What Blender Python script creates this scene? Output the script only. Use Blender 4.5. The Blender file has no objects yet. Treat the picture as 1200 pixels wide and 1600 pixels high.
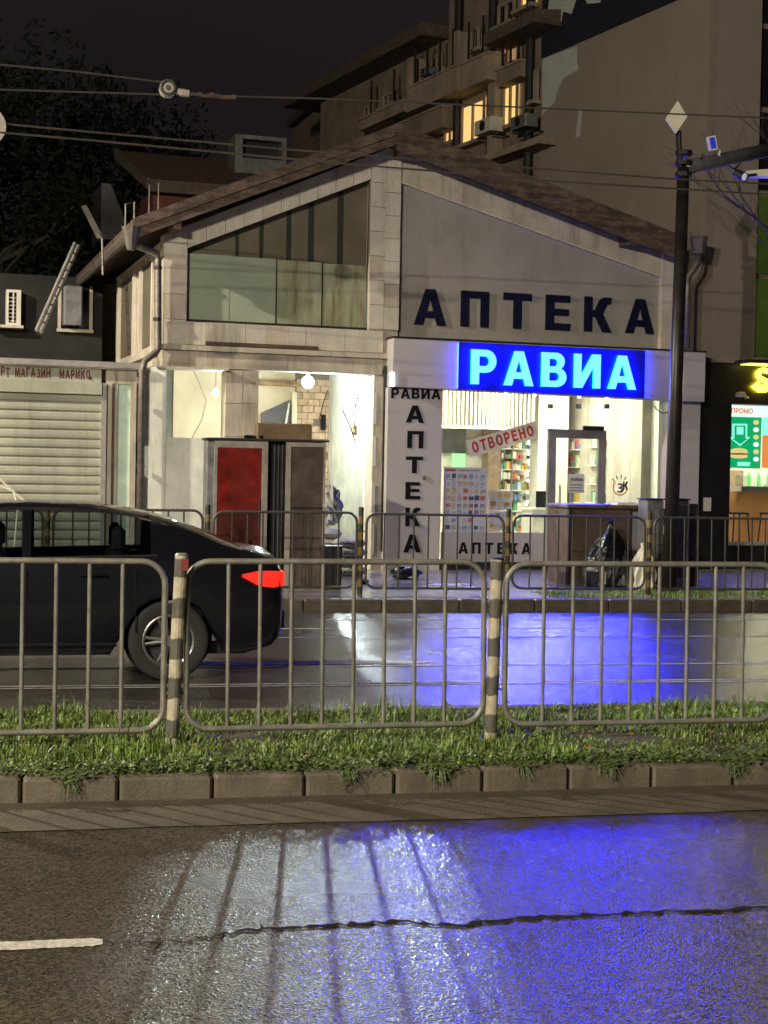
import bpy, bmesh, math, random
import numpy as np
from mathutils import Vector, Matrix
random.seed(7); rng = np.random.default_rng(7)
S = bpy.context.scene; C = S.collection
R_ = math.radians
# ------------------------------------------------------------------ camera, sky, exposure
YAW, PITCH, ROLL, FOC, CAMH = R_(12), R_(1.36), R_(1.07), 2400.0, 1.70
CR = Matrix.Rotation(-YAW, 3, 'Z') @ Matrix.Rotation(math.pi/2-PITCH, 3, 'X') @ Matrix.Rotation(ROLL, 3, 'Z')
cam = bpy.data.cameras.new('camera'); co = bpy.data.objects.new('camera', cam); C.objects.link(co)
co.matrix_world = Matrix.Translation((0, 0, CAMH)) @ CR.to_4x4()
cam.sensor_fit = 'VERTICAL'; cam.sensor_height = 36; cam.lens = 54; cam.clip_start = .1; cam.clip_end = 900
S.camera = co
W = bpy.data.worlds.new('World'); S.world = W; W.use_nodes = True
nt = W.node_tree; nt.nodes.clear()
wo = nt.nodes.new('ShaderNodeOutputWorld'); bg = nt.nodes.new('ShaderNodeBackground'); bg2 = nt.nodes.new('ShaderNodeBackground')
sky = nt.nodes.new('ShaderNodeTexSky'); sky.sky_type = 'NISHITA'; sky.sun_disc = False
sky.sun_elevation = R_(-4); sky.sun_rotation = R_(200)
nt.links.new(sky.outputs[0], bg.inputs[0]); bg.inputs[1].default_value = .05
tcw = nt.nodes.new('ShaderNodeTexCoord'); cn = nt.nodes.new('ShaderNodeTexNoise'); cn.inputs['Scale'].default_value = 2.2; cn.inputs['Detail'].default_value = 5
nt.links.new(tcw.outputs['Generated'], cn.inputs['Vector']); cr_ = nt.nodes.new('ShaderNodeValToRGB'); nt.links.new(cn.outputs[0], cr_.inputs[0])
cr_.color_ramp.elements[0].position = .3; cr_.color_ramp.elements[0].color = (.0075, .0062, .0074, 1); cr_.color_ramp.elements[1].position = .75; cr_.color_ramp.elements[1].color = (.0155, .0112, .0102, 1)
nt.links.new(cr_.outputs[0], bg2.inputs[0])
bg2.inputs[1].default_value = 1   # city glow on low cloud
ad = nt.nodes.new('ShaderNodeAddShader')
nt.links.new(bg.outputs[0], ad.inputs[0]); nt.links.new(bg2.outputs[0], ad.inputs[1]); nt.links.new(ad.outputs[0], wo.inputs[0])
S.view_settings.view_transform = 'Standard'; S.view_settings.look = 'None'; S.view_settings.exposure = .2; S.view_settings.gamma = 1
S.view_settings.use_curve_mapping = False
S.cycles.use_denoising = True; S.cycles.max_bounces = 8; S.cycles.sample_clamp_indirect = 6
LAMP_W = 10000
# ------------------------------------------------------------------ measuring helpers
OC = Vector((0, 0, CAMH))
def ray(px, py): return CR @ Vector(((px-600)/FOC, -(py-800)/FOC, -1))
def PY(px, py, Y): d = ray(px, py); return OC + d*(Y/d.y)
def PZ(px, py, Z): d = ray(px, py); return OC + d*((Z-CAMH)/d.z)
DEL = R_(6); HO = Vector((7.17, 25.0, .15))
UX = Vector((math.cos(DEL), math.sin(DEL), 0)); NX = Vector((-math.sin(DEL), math.cos(DEL), 0))
def hp(px, py, w=0):                      # point on the plane w metres behind the house front, in house axes
    d = ray(px, py); t = ((HO-OC).dot(NX)+w)/d.dot(NX); p = OC+d*t-HO
    return Vector((p.dot(UX), w, p.z))
def hu(px, py, w=0): p = hp(px, py, w); return (p.x, p.z)
# ------------------------------------------------------------------ materials
def newmat(name):
    m = bpy.data.materials.new(name); m.use_nodes = True
    n = m.node_tree.nodes; return m, n, m.node_tree.links, n['Principled BSDF']
def mat(name, col, rough=.6, metal=0, var=.25, scale=3.0, bump=0, bscale=40, streak=0, sr=(.5, .72), dirt=None, emit=None, estr=1, spec=.5, coat=0, fine=0, stripes=None, grain=None):
    m, n, l, b = newmat(name)
    b.inputs['Roughness'].default_value = rough; b.inputs['Metallic'].default_value = metal
    b.inputs['Specular IOR Level'].default_value = spec
    b.inputs['Coat Weight'].default_value = coat; b.inputs['Coat Roughness'].default_value = .08
    geo = n.new('ShaderNodeNewGeometry')
    def noise(sc, det=6, vec=None, rg=.6):
        t = n.new('ShaderNodeTexNoise'); t.inputs['Scale'].default_value = sc; t.inputs['Detail'].default_value = det; t.inputs['Roughness'].default_value = rg
        l.new(vec or geo.outputs['Position'], t.inputs['Vector']); return t.outputs[0]
    def ramp(x, a, c, ca=(0,0,0,1), cb=(1,1,1,1)):
        r = n.new('ShaderNodeValToRGB'); r.color_ramp.elements[0].position = a; r.color_ramp.elements[1].position = c
        r.color_ramp.elements[0].color = ca; r.color_ramp.elements[1].color = cb; l.new(x, r.inputs[0]); return r.outputs[0]
    def mix(f, a, c, mode='MIX'):
        x = n.new('ShaderNodeMix'); x.data_type = 'RGBA'; x.blend_type = mode
        for s, v in ((0, f), (6, a), (7, c)):
            if hasattr(v, 'default_value') or hasattr(v, 'is_linked'): l.new(v, x.inputs[s])
            elif s == 0: x.inputs[0].default_value = v
            else: x.inputs[s].default_value = (*v, 1) if len(v) == 3 else v
        return x.outputs[2]
    lo = tuple(max(0, c*(1-var)) for c in col); hi = tuple(min(1, c*(1+var)) for c in col)
    cc = mix(ramp(noise(scale), .3, .7), lo, hi)
    oi = n.new('ShaderNodeObjectInfo')
    if fine: cc = mix(ramp(noise(fine, 2), .35, .65), cc, mix(1, cc, (.55, .55, .55), 'MULTIPLY'))
    if grain:
        mp = n.new('ShaderNodeMapping'); mp.inputs['Scale'].default_value = grain; l.new(geo.outputs['Position'], mp.inputs[0])
        cc = mix(ramp(noise(1, 5, mp.outputs[0]), .42, .6), cc, mix(1, cc, (.45, .42, .4), 'MULTIPLY'))
    if streak:
        mp = n.new('ShaderNodeMapping'); mp.inputs['Scale'].default_value = (5, 5, .55); l.new(geo.outputs['Position'], mp.inputs[0])
        f = n.new('ShaderNodeMath'); f.operation = 'MULTIPLY'; f.inputs[1].default_value = streak
        l.new(ramp(noise(1.2, 8, mp.outputs[0], .7), *sr), f.inputs[0])
        cc = mix(f.outputs[0], cc, dirt or tuple(c*.35 for c in col))
    l.new(cc, b.inputs['Base Color'])
    if bump:
        bp = n.new('ShaderNodeBump'); bp.inputs['Strength'].default_value = bump; bp.inputs['Distance'].default_value = .02
        l.new(noise(bscale, 4), bp.inputs['Height']); l.new(bp.outputs[0], b.inputs['Normal'])
    if emit: b.inputs['Emission Color'].default_value = (*emit, 1); b.inputs['Emission Strength'].default_value = estr
    return m
def glass(name, tint=(.9, .95, .93), rough=.02, alpha=.12):
    m, n, l, b = newmat(name)
    tr = n.new('ShaderNodeBsdfTransparent'); tr.inputs[0].default_value = (*tint, 1)
    gl = n.new('ShaderNodeBsdfGlossy'); gl.inputs['Roughness'].default_value = rough
    fr = n.new('ShaderNodeFresnel'); fr.inputs[0].default_value = 1.45
    mx = n.new('ShaderNodeMixShader'); l.new(fr.outputs[0], mx.inputs[0]); l.new(tr.outputs[0], mx.inputs[1]); l.new(gl.outputs[0], mx.inputs[2])
    l.new(mx.outputs[0], n['Material Output'].inputs[0]); return m
def emis(name, col, s, var=0):
    m, n, l, b = newmat(name); b.inputs['Base Color'].default_value = (*[c*.12 for c in col], 1)
    b.inputs['Emission Color'].default_value = (*col, 1); b.inputs['Emission Strength'].default_value = s; return m
def asphalt(name, col, rmin, rmax, bs, bscale):
    m, n, l, b = newmat(name)
    geo = n.new('ShaderNodeNewGeometry')
    def tex(sc, det=5):
        t = n.new('ShaderNodeTexNoise'); t.inputs['Scale'].default_value = sc; t.inputs['Detail'].default_value = det; l.new(geo.outputs['Position'], t.inputs['Vector']); return t.outputs[0]
    r = n.new('ShaderNodeValToRGB'); r.color_ramp.elements[0].position = .3; r.color_ramp.elements[1].position = .72
    r.color_ramp.elements[0].color = tuple(c*.45 for c in col)+(1,); r.color_ramp.elements[1].color = tuple(c*1.7 for c in col)+(1,)
    v = n.new('ShaderNodeTexVoronoi'); v.inputs['Scale'].default_value = bscale; l.new(geo.outputs['Position'], v.inputs['Vector'])
    mm = n.new('ShaderNodeMix'); mm.inputs[0].default_value = .6
    sp = n.new('ShaderNodeSeparateColor'); l.new(v.outputs['Color'], sp.inputs[0])
    l.new(tex(1.6, 9), mm.inputs[2]); l.new(sp.outputs[0], mm.inputs[3]); l.new(mm.outputs[0], r.inputs[0]); l.new(r.outputs[0], b.inputs['Base Color'])
    mr = n.new('ShaderNodeMapRange'); mr.inputs['From Min'].default_value = .35; mr.inputs['From Max'].default_value = .65
    mr.inputs['To Min'].default_value = rmin; mr.inputs['To Max'].default_value = rmax
    l.new(tex(.9, 6), mr.inputs[0]); l.new(mr.outputs[0], b.inputs['Roughness'])
    bp = n.new('ShaderNodeBump'); bp.inputs['Strength'].default_value = bs; bp.inputs['Distance'].default_value = .012
    ma = n.new('ShaderNodeMath'); ma.operation = 'ADD'
    l.new(v.outputs['Distance'], ma.inputs[0]); l.new(tex(bscale*.6, 4), ma.inputs[1]); l.new(ma.outputs[0], bp.inputs['Height'])
    l.new(bp.outputs[0], b.inputs['Normal']); return m
M = {}
M['asphalt'] = asphalt('wet_asphalt', (.05, .041, .029), .16, .29, .32, 95)
M['asphalt_far'] = asphalt('wet_asphalt_far', (.045, .042, .038), .17, .28, .28, 60)
M['gutter'] = mat('gutter', (.08, .062, .04), .75, var=.35, scale=4, fine=90, bump=.5, bscale=90)
M['kerb'] = mat('kerb_stone', (.10, .083, .058), .7, var=.35, scale=5, bump=.3, bscale=60, streak=.5, dirt=(.04, .035, .02))
M['pave'] = mat('wet_pavement', (.24, .23, .22), .22, var=.5, scale=2.2, bump=.3, bscale=9, fine=20)
M['soil'] = mat('soil', (.05, .04, .022), .95, var=.5, scale=6, bump=.6)
M['paint'] = mat('road_paint', (.55, .52, .45), .45, var=.25, scale=12, fine=60, streak=.3)
M['trail_pale'] = mat('light_trail_paint', (.55, .53, .5), .8, var=.4, scale=6, fine=50, spec=.1)  # pale colour of the light trail strips on the far road
M['tar'] = mat('tar', (.012, .010, .007), .9, var=.4, scale=20, bump=.5, spec=.05)
M['rail'] = mat('fence_paint', (.175, .168, .142), .45, metal=.2, var=.3, scale=14, bump=.1, streak=.5, dirt=(.07, .05, .033))
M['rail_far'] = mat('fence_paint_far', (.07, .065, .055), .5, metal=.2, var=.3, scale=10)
M['stone'] = mat('facing_stone', (.49, .45, .385), .7, var=.14, scale=2.5, streak=.55, dirt=(.2, .165, .12), bump=.12, bscale=30)
M['stone2'] = mat('facing_stone_dark', (.43, .38, .31), .75, var=.2, scale=2.5, streak=.7, dirt=(.13, .105, .075), bump=.12, bscale=30)
M['grout'] = mat('grout', (.37, .33, .27), .9)
M['stucco'] = mat('stucco_grey', (.275, .255, .232), .85, var=.14, scale=1.1, bump=.15, bscale=60, streak=.35, sr=(.52, .8))
M['fascia'] = mat('weathered_fascia', (.11, .075, .055), .8, var=.5, scale=7, bump=.4, bscale=25, grain=(2, 2, 14))
M['soffit'] = mat('soffit_wood', (.08, .06, .045), .85, var=.4, scale=8)
M['tileroof'] = mat('roof_tile', (.09, .05, .04), .8, var=.5, scale=8, bump=.3)
M['pane_top'] = mat('dark_window', (.12, .105, .075), .5, var=.25, scale=1.4, spec=.2)
M['pane_stripe'] = mat('dark_stripe', (.022, .03, .024), .4)
M['frost'] = mat('frosted_panel', (.27, .31, .24), .4, var=.12, scale=1.2, fine=0)
M['frost_rust'] = mat('rusted_panel', (.27, .29, .2), .45, var=.2, scale=1.6, streak=.8, sr=(.46, .66), dirt=(.13, .085, .022), bump=.1)
M['white_panel'] = mat('white_cladding', (.42, .39, .385), .45, var=.06, scale=1.2, streak=.15, dirt=(.3, .28, .27))
M['navy'] = mat('navy_letter', (.006, .007, .028), .8, spec=.1)
M['black'] = mat('black_letter', (.006, .006, .01), .7, spec=.15)
M['pipe'] = mat('drain_pipe', (.13, .115, .1), .5, metal=.4, var=.4, scale=8)
M['plaster'] = mat('old_plaster', (.68, .69, .62), .85, var=.2, scale=2, streak=.6, dirt=(.2, .18, .14), bump=.2)
M['inner_white'] = mat('inner_plaster', (.55, .58, .52), .9, var=.2, scale=3, streak=.5, dirt=(.3, .3, .24), bump=.25, bscale=12)
M['inner_cream'] = mat('inner_cream', (.6, .54, .4), .9, var=.12, scale=2)
M['wood'] = mat('raw_wood', (.3, .2, .1), .8, var=.4, scale=6, grain=(3, 3, 20))
M['brick'] = mat('brick', (.42, .3, .2), .9, var=.3, scale=9, bump=.3)
M['mortar'] = mat('mortar', (.16, .13, .1), .95)
M['darkpanel'] = mat('dark_panel', (.05, .045, .05), .6, var=.5, scale=4)
M['shutter'] = mat('shutter_slat', (.33, .335, .27), .55, var=.15, scale=2, streak=.6, dirt=(.2, .19, .14))
M['signred'] = mat('red_letter', (.12, .025, .02), .6, var=.3, scale=20)
M['door_grey'] = mat('door_grey', (.2, .19, .18), .5)
M['shopwhite'] = mat('shop_white', (.72, .68, .58), .6, var=.05)
M['slat'] = mat('slat_cream', (.7, .64, .5), .6)
M['slatdark'] = mat('slat_gap', (.16, .125, .085), .8)
M['slatbrown'] = mat('slat_brown', (.25, .17, .11), .6, var=.3, scale=12)
M['greenlit'] = emis('green_light', (.25, 1, .2), .8)
M['glass'] = glass('clear_glass')
M['carglass'] = glass('car_glass', (.5, .54, .55), .02)
M['carpaint'] = mat('car_paint', (.006, .006, .009), .2, var=.1, coat=.7, spec=.4)
M['cartrim'] = mat('chrome', (.5, .5, .5), .2, metal=1)
M['tyre'] = mat('tyre', (.015, .015, .015), .85)
M['rim'] = mat('rim', (.32, .31, .3), .35, metal=.9)
M['seat'] = mat('seat_cloth', (.012, .011, .013), .9)
M['tail'] = emis('tail_lamp', (1, .022, .012), 1.25)
M['taildark'] = mat('tail_glass', (.12, .005, .006), .15)
M['bag'] = mat('bin_liner', (.006, .006, .008), .22, bump=.7, bscale=14)
M['sack'] = mat('cement_sack', (.44, .44, .4), .7, var=.25, scale=12, bump=.35, bscale=14)
M['cardboard'] = mat('cardboard', (.16, .11, .06), .85, var=.3, scale=5)
M['rust'] = mat('rusty_steel', (.075, .045, .032), .6, var=.5, scale=5, streak=.6, dirt=(.05, .05, .06), bump=.2)
M['utility'] = mat('utility_grey', (.16, .16, .165), .55, metal=.3, var=.35, scale=6, streak=.5)
M['darkmetal'] = mat('dark_metal', (.03, .03, .032), .5, metal=.5, var=.4)
M['pole'] = mat('pole_paint', (.022, .018, .017), .42, metal=.3, var=.4, scale=5)
M['polearm'] = mat('pole_arm_paint', (.1, .1, .11), .4, metal=.3, var=.3, scale=6)
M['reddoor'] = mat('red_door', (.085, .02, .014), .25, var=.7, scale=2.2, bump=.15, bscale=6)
M['brownlaminate'] = mat('wrapped_panel', (.24, .19, .16), .2, var=.45, scale=3, bump=.6, bscale=8, metal=.65)
M['frame_worn'] = mat('worn_frame', (.3, .27, .24), .5, var=.25, scale=8, streak=.4)
M['alu'] = mat('alu_frame', (.42, .4, .38), .4, metal=.5, var=.2, scale=8)
M['concrete'] = mat('block_wall', (.25, .21, .165), .9, var=.1, scale=.7, bump=.12, bscale=50, streak=.25, dirt=(.17, .13, .1))
M['concrete2'] = mat('block_wall_front', (.23, .195, .16), .9, var=.08, scale=.7, bump=.1, bscale=50)
M['whitepaint'] = mat('bare_plaster_patch', (.42, .43, .4), .85, var=.1, scale=2)
M['muralnavy'] = mat('mural_navy', (.012, .014, .028), .6, var=.2)
M['blackclad'] = mat('black_cladding', (.012, .011, .012), .35, var=.3)
M['facadeold'] = mat('old_facade', (.2, .155, .115), .9, var=.3, scale=1.5, streak=.5)
M['facadelight'] = mat('old_facade_pale', (.27, .215, .16), .9, var=.3, scale=1.5, streak=.5)
M['darkwin'] = mat('dark_glass', (.01, .01, .014), .1)
M['litwin'] = mat('lit_curtain', (.5, .4, .2), .8, emit=(1, .62, .22), estr=.85, var=.2, scale=1)
M['litdim'] = mat('lit_blind', (.5, .36, .2), .8, emit=(1, .55, .25), estr=.24, var=.2, scale=1)
M['ac'] = mat('ac_white', (.5, .48, .42), .6, var=.15)
M['leaf'] = mat('leaf', (.013, .02, .011), .6, var=.5, scale=2)
M['bark'] = mat('bark', (.05, .04, .03), .9, var=.4, scale=9, bump=.5)
M['grassm'] = mat('grass_blade', (.115, .18, .032), .5, var=.6, scale=4, streak=.5, dirt=(.16,.14,.05))
M['weed'] = mat('weed_leaf', (.07, .1, .03), .55, var=.4, scale=9)
M['wire'] = mat('wire', (.09, .08, .07), .5, metal=.4)
M['porcelain'] = mat('porcelain', (.35, .32, .28), .3)
M['signwhite'] = mat('sign_white', (.72, .68, .55), .5, var=.08, scale=6)
M['orange'] = mat('orange_counter', (.7, .32, .13), .5, var=.1)
M['steel'] = mat('steel', (.45, .45, .45), .3, metal=.8)
M['paper'] = mat('paper', (.6, .57, .48), .8, var=.12, scale=10)
M['redprint'] = mat('red_print', (.42, .045, .03), .6); M['reflector'] = mat('reflector', (.16, .03, .022), .5)
M['greyprint'] = mat('grey_print', (.08, .08, .08), .7)
M['orangeprint'] = mat('orange_print', (.6, .16, .05), .6)
# ------------------------------------------------------------------ mesh building
class MB:
    def __init__(s): s.v = []; s.f = []
    def add(s, vs, fs):
        b = len(s.v); s.v += [tuple(v) for v in vs]; s.f += [tuple(b+i for i in f) for f in fs]; return s
    def hexa(s, p):                       # 8 corners: bottom ring then top ring
        return s.add(p, [(3,2,1,0),(4,5,6,7),(0,1,5,4),(1,2,6,5),(2,3,7,6),(3,0,4,7)])
    def box(s, x0, x1, y0, y1, z0, z1):
        return s.hexa([(x0,y0,z0),(x1,y0,z0),(x1,y1,z0),(x0,y1,z0),(x0,y0,z1),(x1,y0,z1),(x1,y1,z1),(x0,y1,z1)])
    def cbox(s, x0, x1, y0, y1, z0, z1, c=.01):   # box with chamfered upright edges and top
        r = [(x0+c,y0),(x1-c,y0),(x1,y0+c),(x1,y1-c),(x1-c,y1),(x0+c,y1),(x0,y1-c),(x0,y0+c)]
        cx, cy = (x0+x1)/2, (y0+y1)/2
        t = [(x+(c if x < cx else -c), y+(c if y < cy else -c)) for x, y in r]
        vs = [(x,y,z0) for x,y in r]+[(x,y,z1-c) for x,y in r]+[(x,y,z1) for x,y in t]
        fs = [tuple(range(7,-1,-1)), tuple(range(16,24))]
        for k in (0, 8):
            for i in range(8): j = (i+1) % 8; fs.append((k+i,k+j,k+8+j,k+8+i))
        return s.add(vs, fs)
    def prism(s, poly, y0, y1):           # poly of (x,z) extruded from y0 to y1
        n = len(poly); a = sum(poly[i][0]*poly[(i+1)%n][1]-poly[(i+1)%n][0]*poly[i][1] for i in range(n))
        if a < 0: poly = poly[::-1]
        vs = [(x,y0,z) for x,z in poly]+[(x,y1,z) for x,z in poly]
        return s.add(vs, [tuple(range(n)), tuple(range(2*n-1,n-1,-1))]+[(j,i,n+i,n+j) for i in range(n) for j in ((i+1)%n,)])
    def tube(s, pts, r, n=8, caps=True, closed=False):
        pts = [Vector(p) for p in pts]; m = len(pts); rs = r if isinstance(r, (list, tuple)) else [r]*m
        b = len(s.v); prev = None
        for i, p in enumerate(pts):
            if closed: t = (pts[(i+1)%m]-pts[i-1]).normalized()
            else: t = ((pts[i+1] if i < m-1 else p)-(pts[i-1] if i else p)).normalized()
            if prev is None:
                a = Vector((0,0,1)) if abs(t.z) < .9 else Vector((1,0,0)); u = t.cross(a).normalized()
            else: u = (prev-t*prev.dot(t)).normalized()
            prev = u; w = t.cross(u)
            for k in range(n):
                q = 2*math.pi*k/n; s.v.append(tuple(p+(u*math.cos(q)+w*math.sin(q))*rs[i]))
        for i in range(m if closed else m-1):
            for k in range(n):
                k2 = (k+1) % n; i2 = (i+1) % m
                s.f.append((b+i*n+k, b+i*n+k2, b+i2*n+k2, b+i2*n+k))
        if caps and not closed:
            s.f.append(tuple(b+k for k in range(n-1,-1,-1))); s.f.append(tuple(b+(m-1)*n+k for k in range(n)))
        return s
    def sphere(s, c, r, nu=14, nv=9, sc=(1,1,1), jit=0):
        b = len(s.v); vs = []
        for j in range(nv+1):
            t = math.pi*j/nv
            for i in range(nu):
                q = 2*math.pi*i/nu; k = 1+(random.uniform(-jit, jit) if 0 < j < nv else 0)
                vs.append((c[0]+r*sc[0]*k*math.sin(t)*math.cos(q), c[1]+r*sc[1]*k*math.sin(t)*math.sin(q), c[2]+r*sc[2]*k*math.cos(t)))
        fs = [(j*nu+i, (j+1)*nu+i, (j+1)*nu+(i+1)%nu, j*nu+(i+1)%nu) for j in range(nv) for i in range(nu)]
        return s.add(vs, fs)
    def build(s, name, m, parent=None, smooth=False, world=False, bevel=0, data=None):
        me = bpy.data.meshes.new(name); vs = s.v
        if world and parent is not None:
            inv = ROOT[parent.name].inverted(); vs = [tuple(inv @ Vector(v)) for v in vs]
        me.from_pydata(vs, [], s.f); me.update()
        if smooth: me.polygons.foreach_set('use_smooth', [True]*len(me.polygons))
        mm = M[m] if isinstance(m, str) else m
        me.materials.append(mm)
        o = bpy.data.objects.new(name, me); C.objects.link(o)
        if parent is not None: o.parent = parent; ROOT[o.name] = ROOT[parent.name]
        else: ROOT[o.name] = Matrix()
        if bevel:
            b = o.modifiers.new('bevel', 'BEVEL'); b.width = bevel; b.segments = 2; b.limit_method = 'ANGLE'
        return o
ROOT = {}
def tag(o, label=None, cat=None, group=None, kind=None):
    for k, v in (('label', label), ('category', cat), ('group', group), ('kind', kind)):
        if v: o[k] = v
    return o
def thing(name, label, cat, loc=(0,0,0), rz=0, group=None):
    o = bpy.data.objects.new(name, None); C.objects.link(o); o.location = loc; o.rotation_euler = (0,0,rz); o.empty_display_size = .1
    ROOT[o.name] = Matrix.Translation(loc) @ Matrix.Rotation(rz, 4, 'Z')
    return tag(o, label, cat, group)
def dup(src, loc, label, rz=None):
    r = src.copy(); C.objects.link(r); r.location = loc; r['label'] = label
    if rz is not None: r.rotation_euler = (0,0,rz)
    ROOT[r.name] = Matrix.Translation(loc) @ Matrix.Rotation(r.rotation_euler.z, 4, 'Z')
    def rec(a, b):
        for ch in list(a.children):
            c = ch.copy(); C.objects.link(c); c.parent = b; ROOT[c.name] = ROOT[r.name]; rec(ch, c)
    rec(src, r); return r
def structure(name, mb, m): return tag(mb.build(name, m), kind='structure')
# ------------------------------------------------------------------ block letters
def arc(cx, cy, rx, ry, a0, a1, n=9): return [(cx+rx*math.cos(R_(a0+(a1-a0)*i/n)), cy+ry*math.sin(R_(a0+(a1-a0)*i/n))) for i in range(n+1)]
GL = {
 'А': (1.0, [[(0,0),(.35,1),(.65,1),(1,0),(.73,0),(.665,.2),(.335,.2),(.27,0)], [(.39,.39),(.61,.39),(.5,.76)]]),
 'П': (.9, [[(0,0),(0,1),(.9,1),(.9,0),(.64,0),(.64,.8),(.26,.8),(.26,0)]]),
 'Т': (.92, [[(.33,0),(.33,.8),(0,.8),(0,1),(.92,1),(.92,.8),(.59,.8),(.59,0)]]),
 'Е': (.82, [[(0,0),(0,1),(.8,1),(.8,.8),(.27,.8),(.27,.61),(.76,.61),(.76,.42),(.27,.42),(.27,.2),(.82,.2),(.82,0)]]),
 'К': (.93, [[(0,0),(0,1),(.26,1),(.26,.62),(.36,.62),(.52,.93),(.66,1),(.9,1),(.9,.82),(.76,.8),(.62,.53),(.93,0),(.62,0),(.38,.42),(.26,.42),(.26,0)]]),
 'Р': (.84, [[(0,0),(0,1)]+arc(.5,.67,.34,.33,90,-90)+[(.27,.34),(.27,0)], [(.27,.53),(.27,.81)]+arc(.47,.67,.13,.14,90,-90)]),
 'В': (.86, [[(0,0),(0,1)]+arc(.5,.745,.29,.255,90,-50)+arc(.53,.285,.33,.285,62,-90), [(.27,.6),(.27,.82)]+arc(.44,.71,.11,.11,90,-90), [(.27,.18),(.27,.42)]+arc(.49,.3,.12,.12,90,-90)]),
 'И': (.92, [[(0,0),(0,1),(.25,1),(.25,.38),(.63,1),(.92,1),(.92,0),(.67,0),(.67,.62),(.29,0)]]),
 'О': (.96, [arc(.48,.5,.48,.51,0,350,24), arc(.48,.5,.21,.31,0,350,20)]),
 'Н': (.9, [[(0,0),(0,1),(.26,1),(.26,.61),(.64,.61),(.64,1),(.9,1),(.9,0),(.64,0),(.64,.41),(.26,.41),(.26,0)]]),
 'М': (1.1, [[(0,0),(0,1),(.3,1),(.55,.4),(.8,1),(1.1,1),(1.1,0),(.86,0),(.86,.6),(.62,.05),(.48,.05),(.24,.6),(.24,0)]]),
 'Г': (.75, [[(0,0),(0,1),(.75,1),(.75,.8),(.27,.8),(.27,0)]]),
 'З': (.8, [arc(.38,.74,.36,.26,155,-60)+arc(.4,.28,.4,.28,60,-155)+arc(.38,.3,.16,.12,-140,75)+[(.25,.43),(.25,.58)]+arc(.36,.72,.14,.1,-60,140)]),
 'S': (.86, [arc(.43,.72,.40,.28,20,250)+arc(.43,.28,.2,.1,80,-160)+arc(.43,.28,.42,.28,200,430)+arc(.43,.72,.2,.1,250,30)]),
}
def letter_mesh(ch, h, wscale, depth):
    w, loops = GL[ch]
    cu = bpy.data.curves.new('letter', 'CURVE'); cu.dimensions = '2D'; cu.fill_mode = 'BOTH'; cu.extrude = depth/2
    for lp in loops:
        sp = cu.splines.new('POLY'); sp.points.add(len(lp)-1); sp.use_cyclic_u = True
        for p, (x, y) in zip(sp.points, lp): p.co = (x*h*wscale, y*h, 0, 1)
    o = bpy.data.objects.new('letter', cu); C.objects.link(o)
    me = bpy.data.meshes.new_from_object(o.evaluated_get(bpy.context.evaluated_depsgraph_get()))
    bpy.data.objects.remove(o); bpy.data.curves.remove(cu)
    vs = [(v.co.x, -v.co.z-depth/2, v.co.y) for v in me.vertices]; fs = [tuple(p.vertices) for p in me.polygons]
    bpy.data.meshes.remove(me); return vs, fs, w*h*wscale
def put_letter(ch, x, y, z, h, wscale, depth, m, parent, shear=0, name='letter'):
    vs, fs, w = letter_mesh(ch, h, wscale, depth); mb = MB()
    mb.add([(x+a, y+b, z+c+shear*a) for a, b, c in vs], fs); return mb.build(name, m, parent), w
def put_word(word, x0, x1, y, z0, z1, h, depth, m, parent, wid=None):   # letters spread evenly from x0 to x1
    ws = [GL[c][0] for c in word]; n = len(word)
    k = wid if wid else .95
    tot = sum(ws)*h*k; gap = (x1-x0-tot)/max(1, n-1); x = x0
    for i, c in enumerate(word):
        t = (x-x0)/max(.01, x1-x0)
        _, w = put_letter(c, x, y, z0+(z1-z0)*t, h, k, depth, m, parent); x += w+gap
def text_obj(body, x, y, z, size, m, parent, name='lettering', depth=.002, bold=.0, rot=0):
    cu = bpy.data.curves.new(name, 'FONT'); cu.body = body; cu.size = size; cu.extrude = depth; cu.offset = bold
    o = bpy.data.objects.new(name, cu); C.objects.link(o)
    me = bpy.data.meshes.new_from_object(o.evaluated_get(bpy.context.evaluated_depsgraph_get()))
    bpy.data.objects.remove(o); bpy.data.curves.remove(cu)
    c, s = math.cos(rot), math.sin(rot)
    mb = MB().add([(x+v.co.x*c-v.co.y*s, y-v.co.z, z+v.co.x*s+v.co.y*c) for v in me.vertices], [tuple(p.vertices) for p in me.polygons])
    bpy.data.meshes.remove(me); return mb.build(name, m, parent)
# ================================================================== GROUND
structure('ground', MB().box(-300, 300, -60, 400, -1.2, -.03), 'soil')
structure('road', MB().box(-60, 70, 1.5, 7.96, -.03, 0), 'asphalt')
structure('road', MB().box(-60, 70, 10.25, 18.8, -.03, 0), 'asphalt_far')
structure('near_pavement', MB().box(-60, 70, -6, 1.5, -.03, .12), 'pave')
structure('pavement', MB().box(-60, 70, 18.99, 60, -.03, .15), 'pave')
# gutter strip of smoother concrete along the kerb
mb = MB()
xs = np.arange(-12, 30.1, .25); zz = .004
top = [(x, 7.34+.015*math.sin(x*1.7)+random.uniform(-.012,.012), zz) for x in xs]; bot = [(x, 7.965, zz) for x in xs]
for i in range(len(xs)-1): mb.add([top[i], top[i+1], bot[i+1], bot[i]], [(0,1,2,3)])
structure('gutter', mb, 'gutter')
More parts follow.
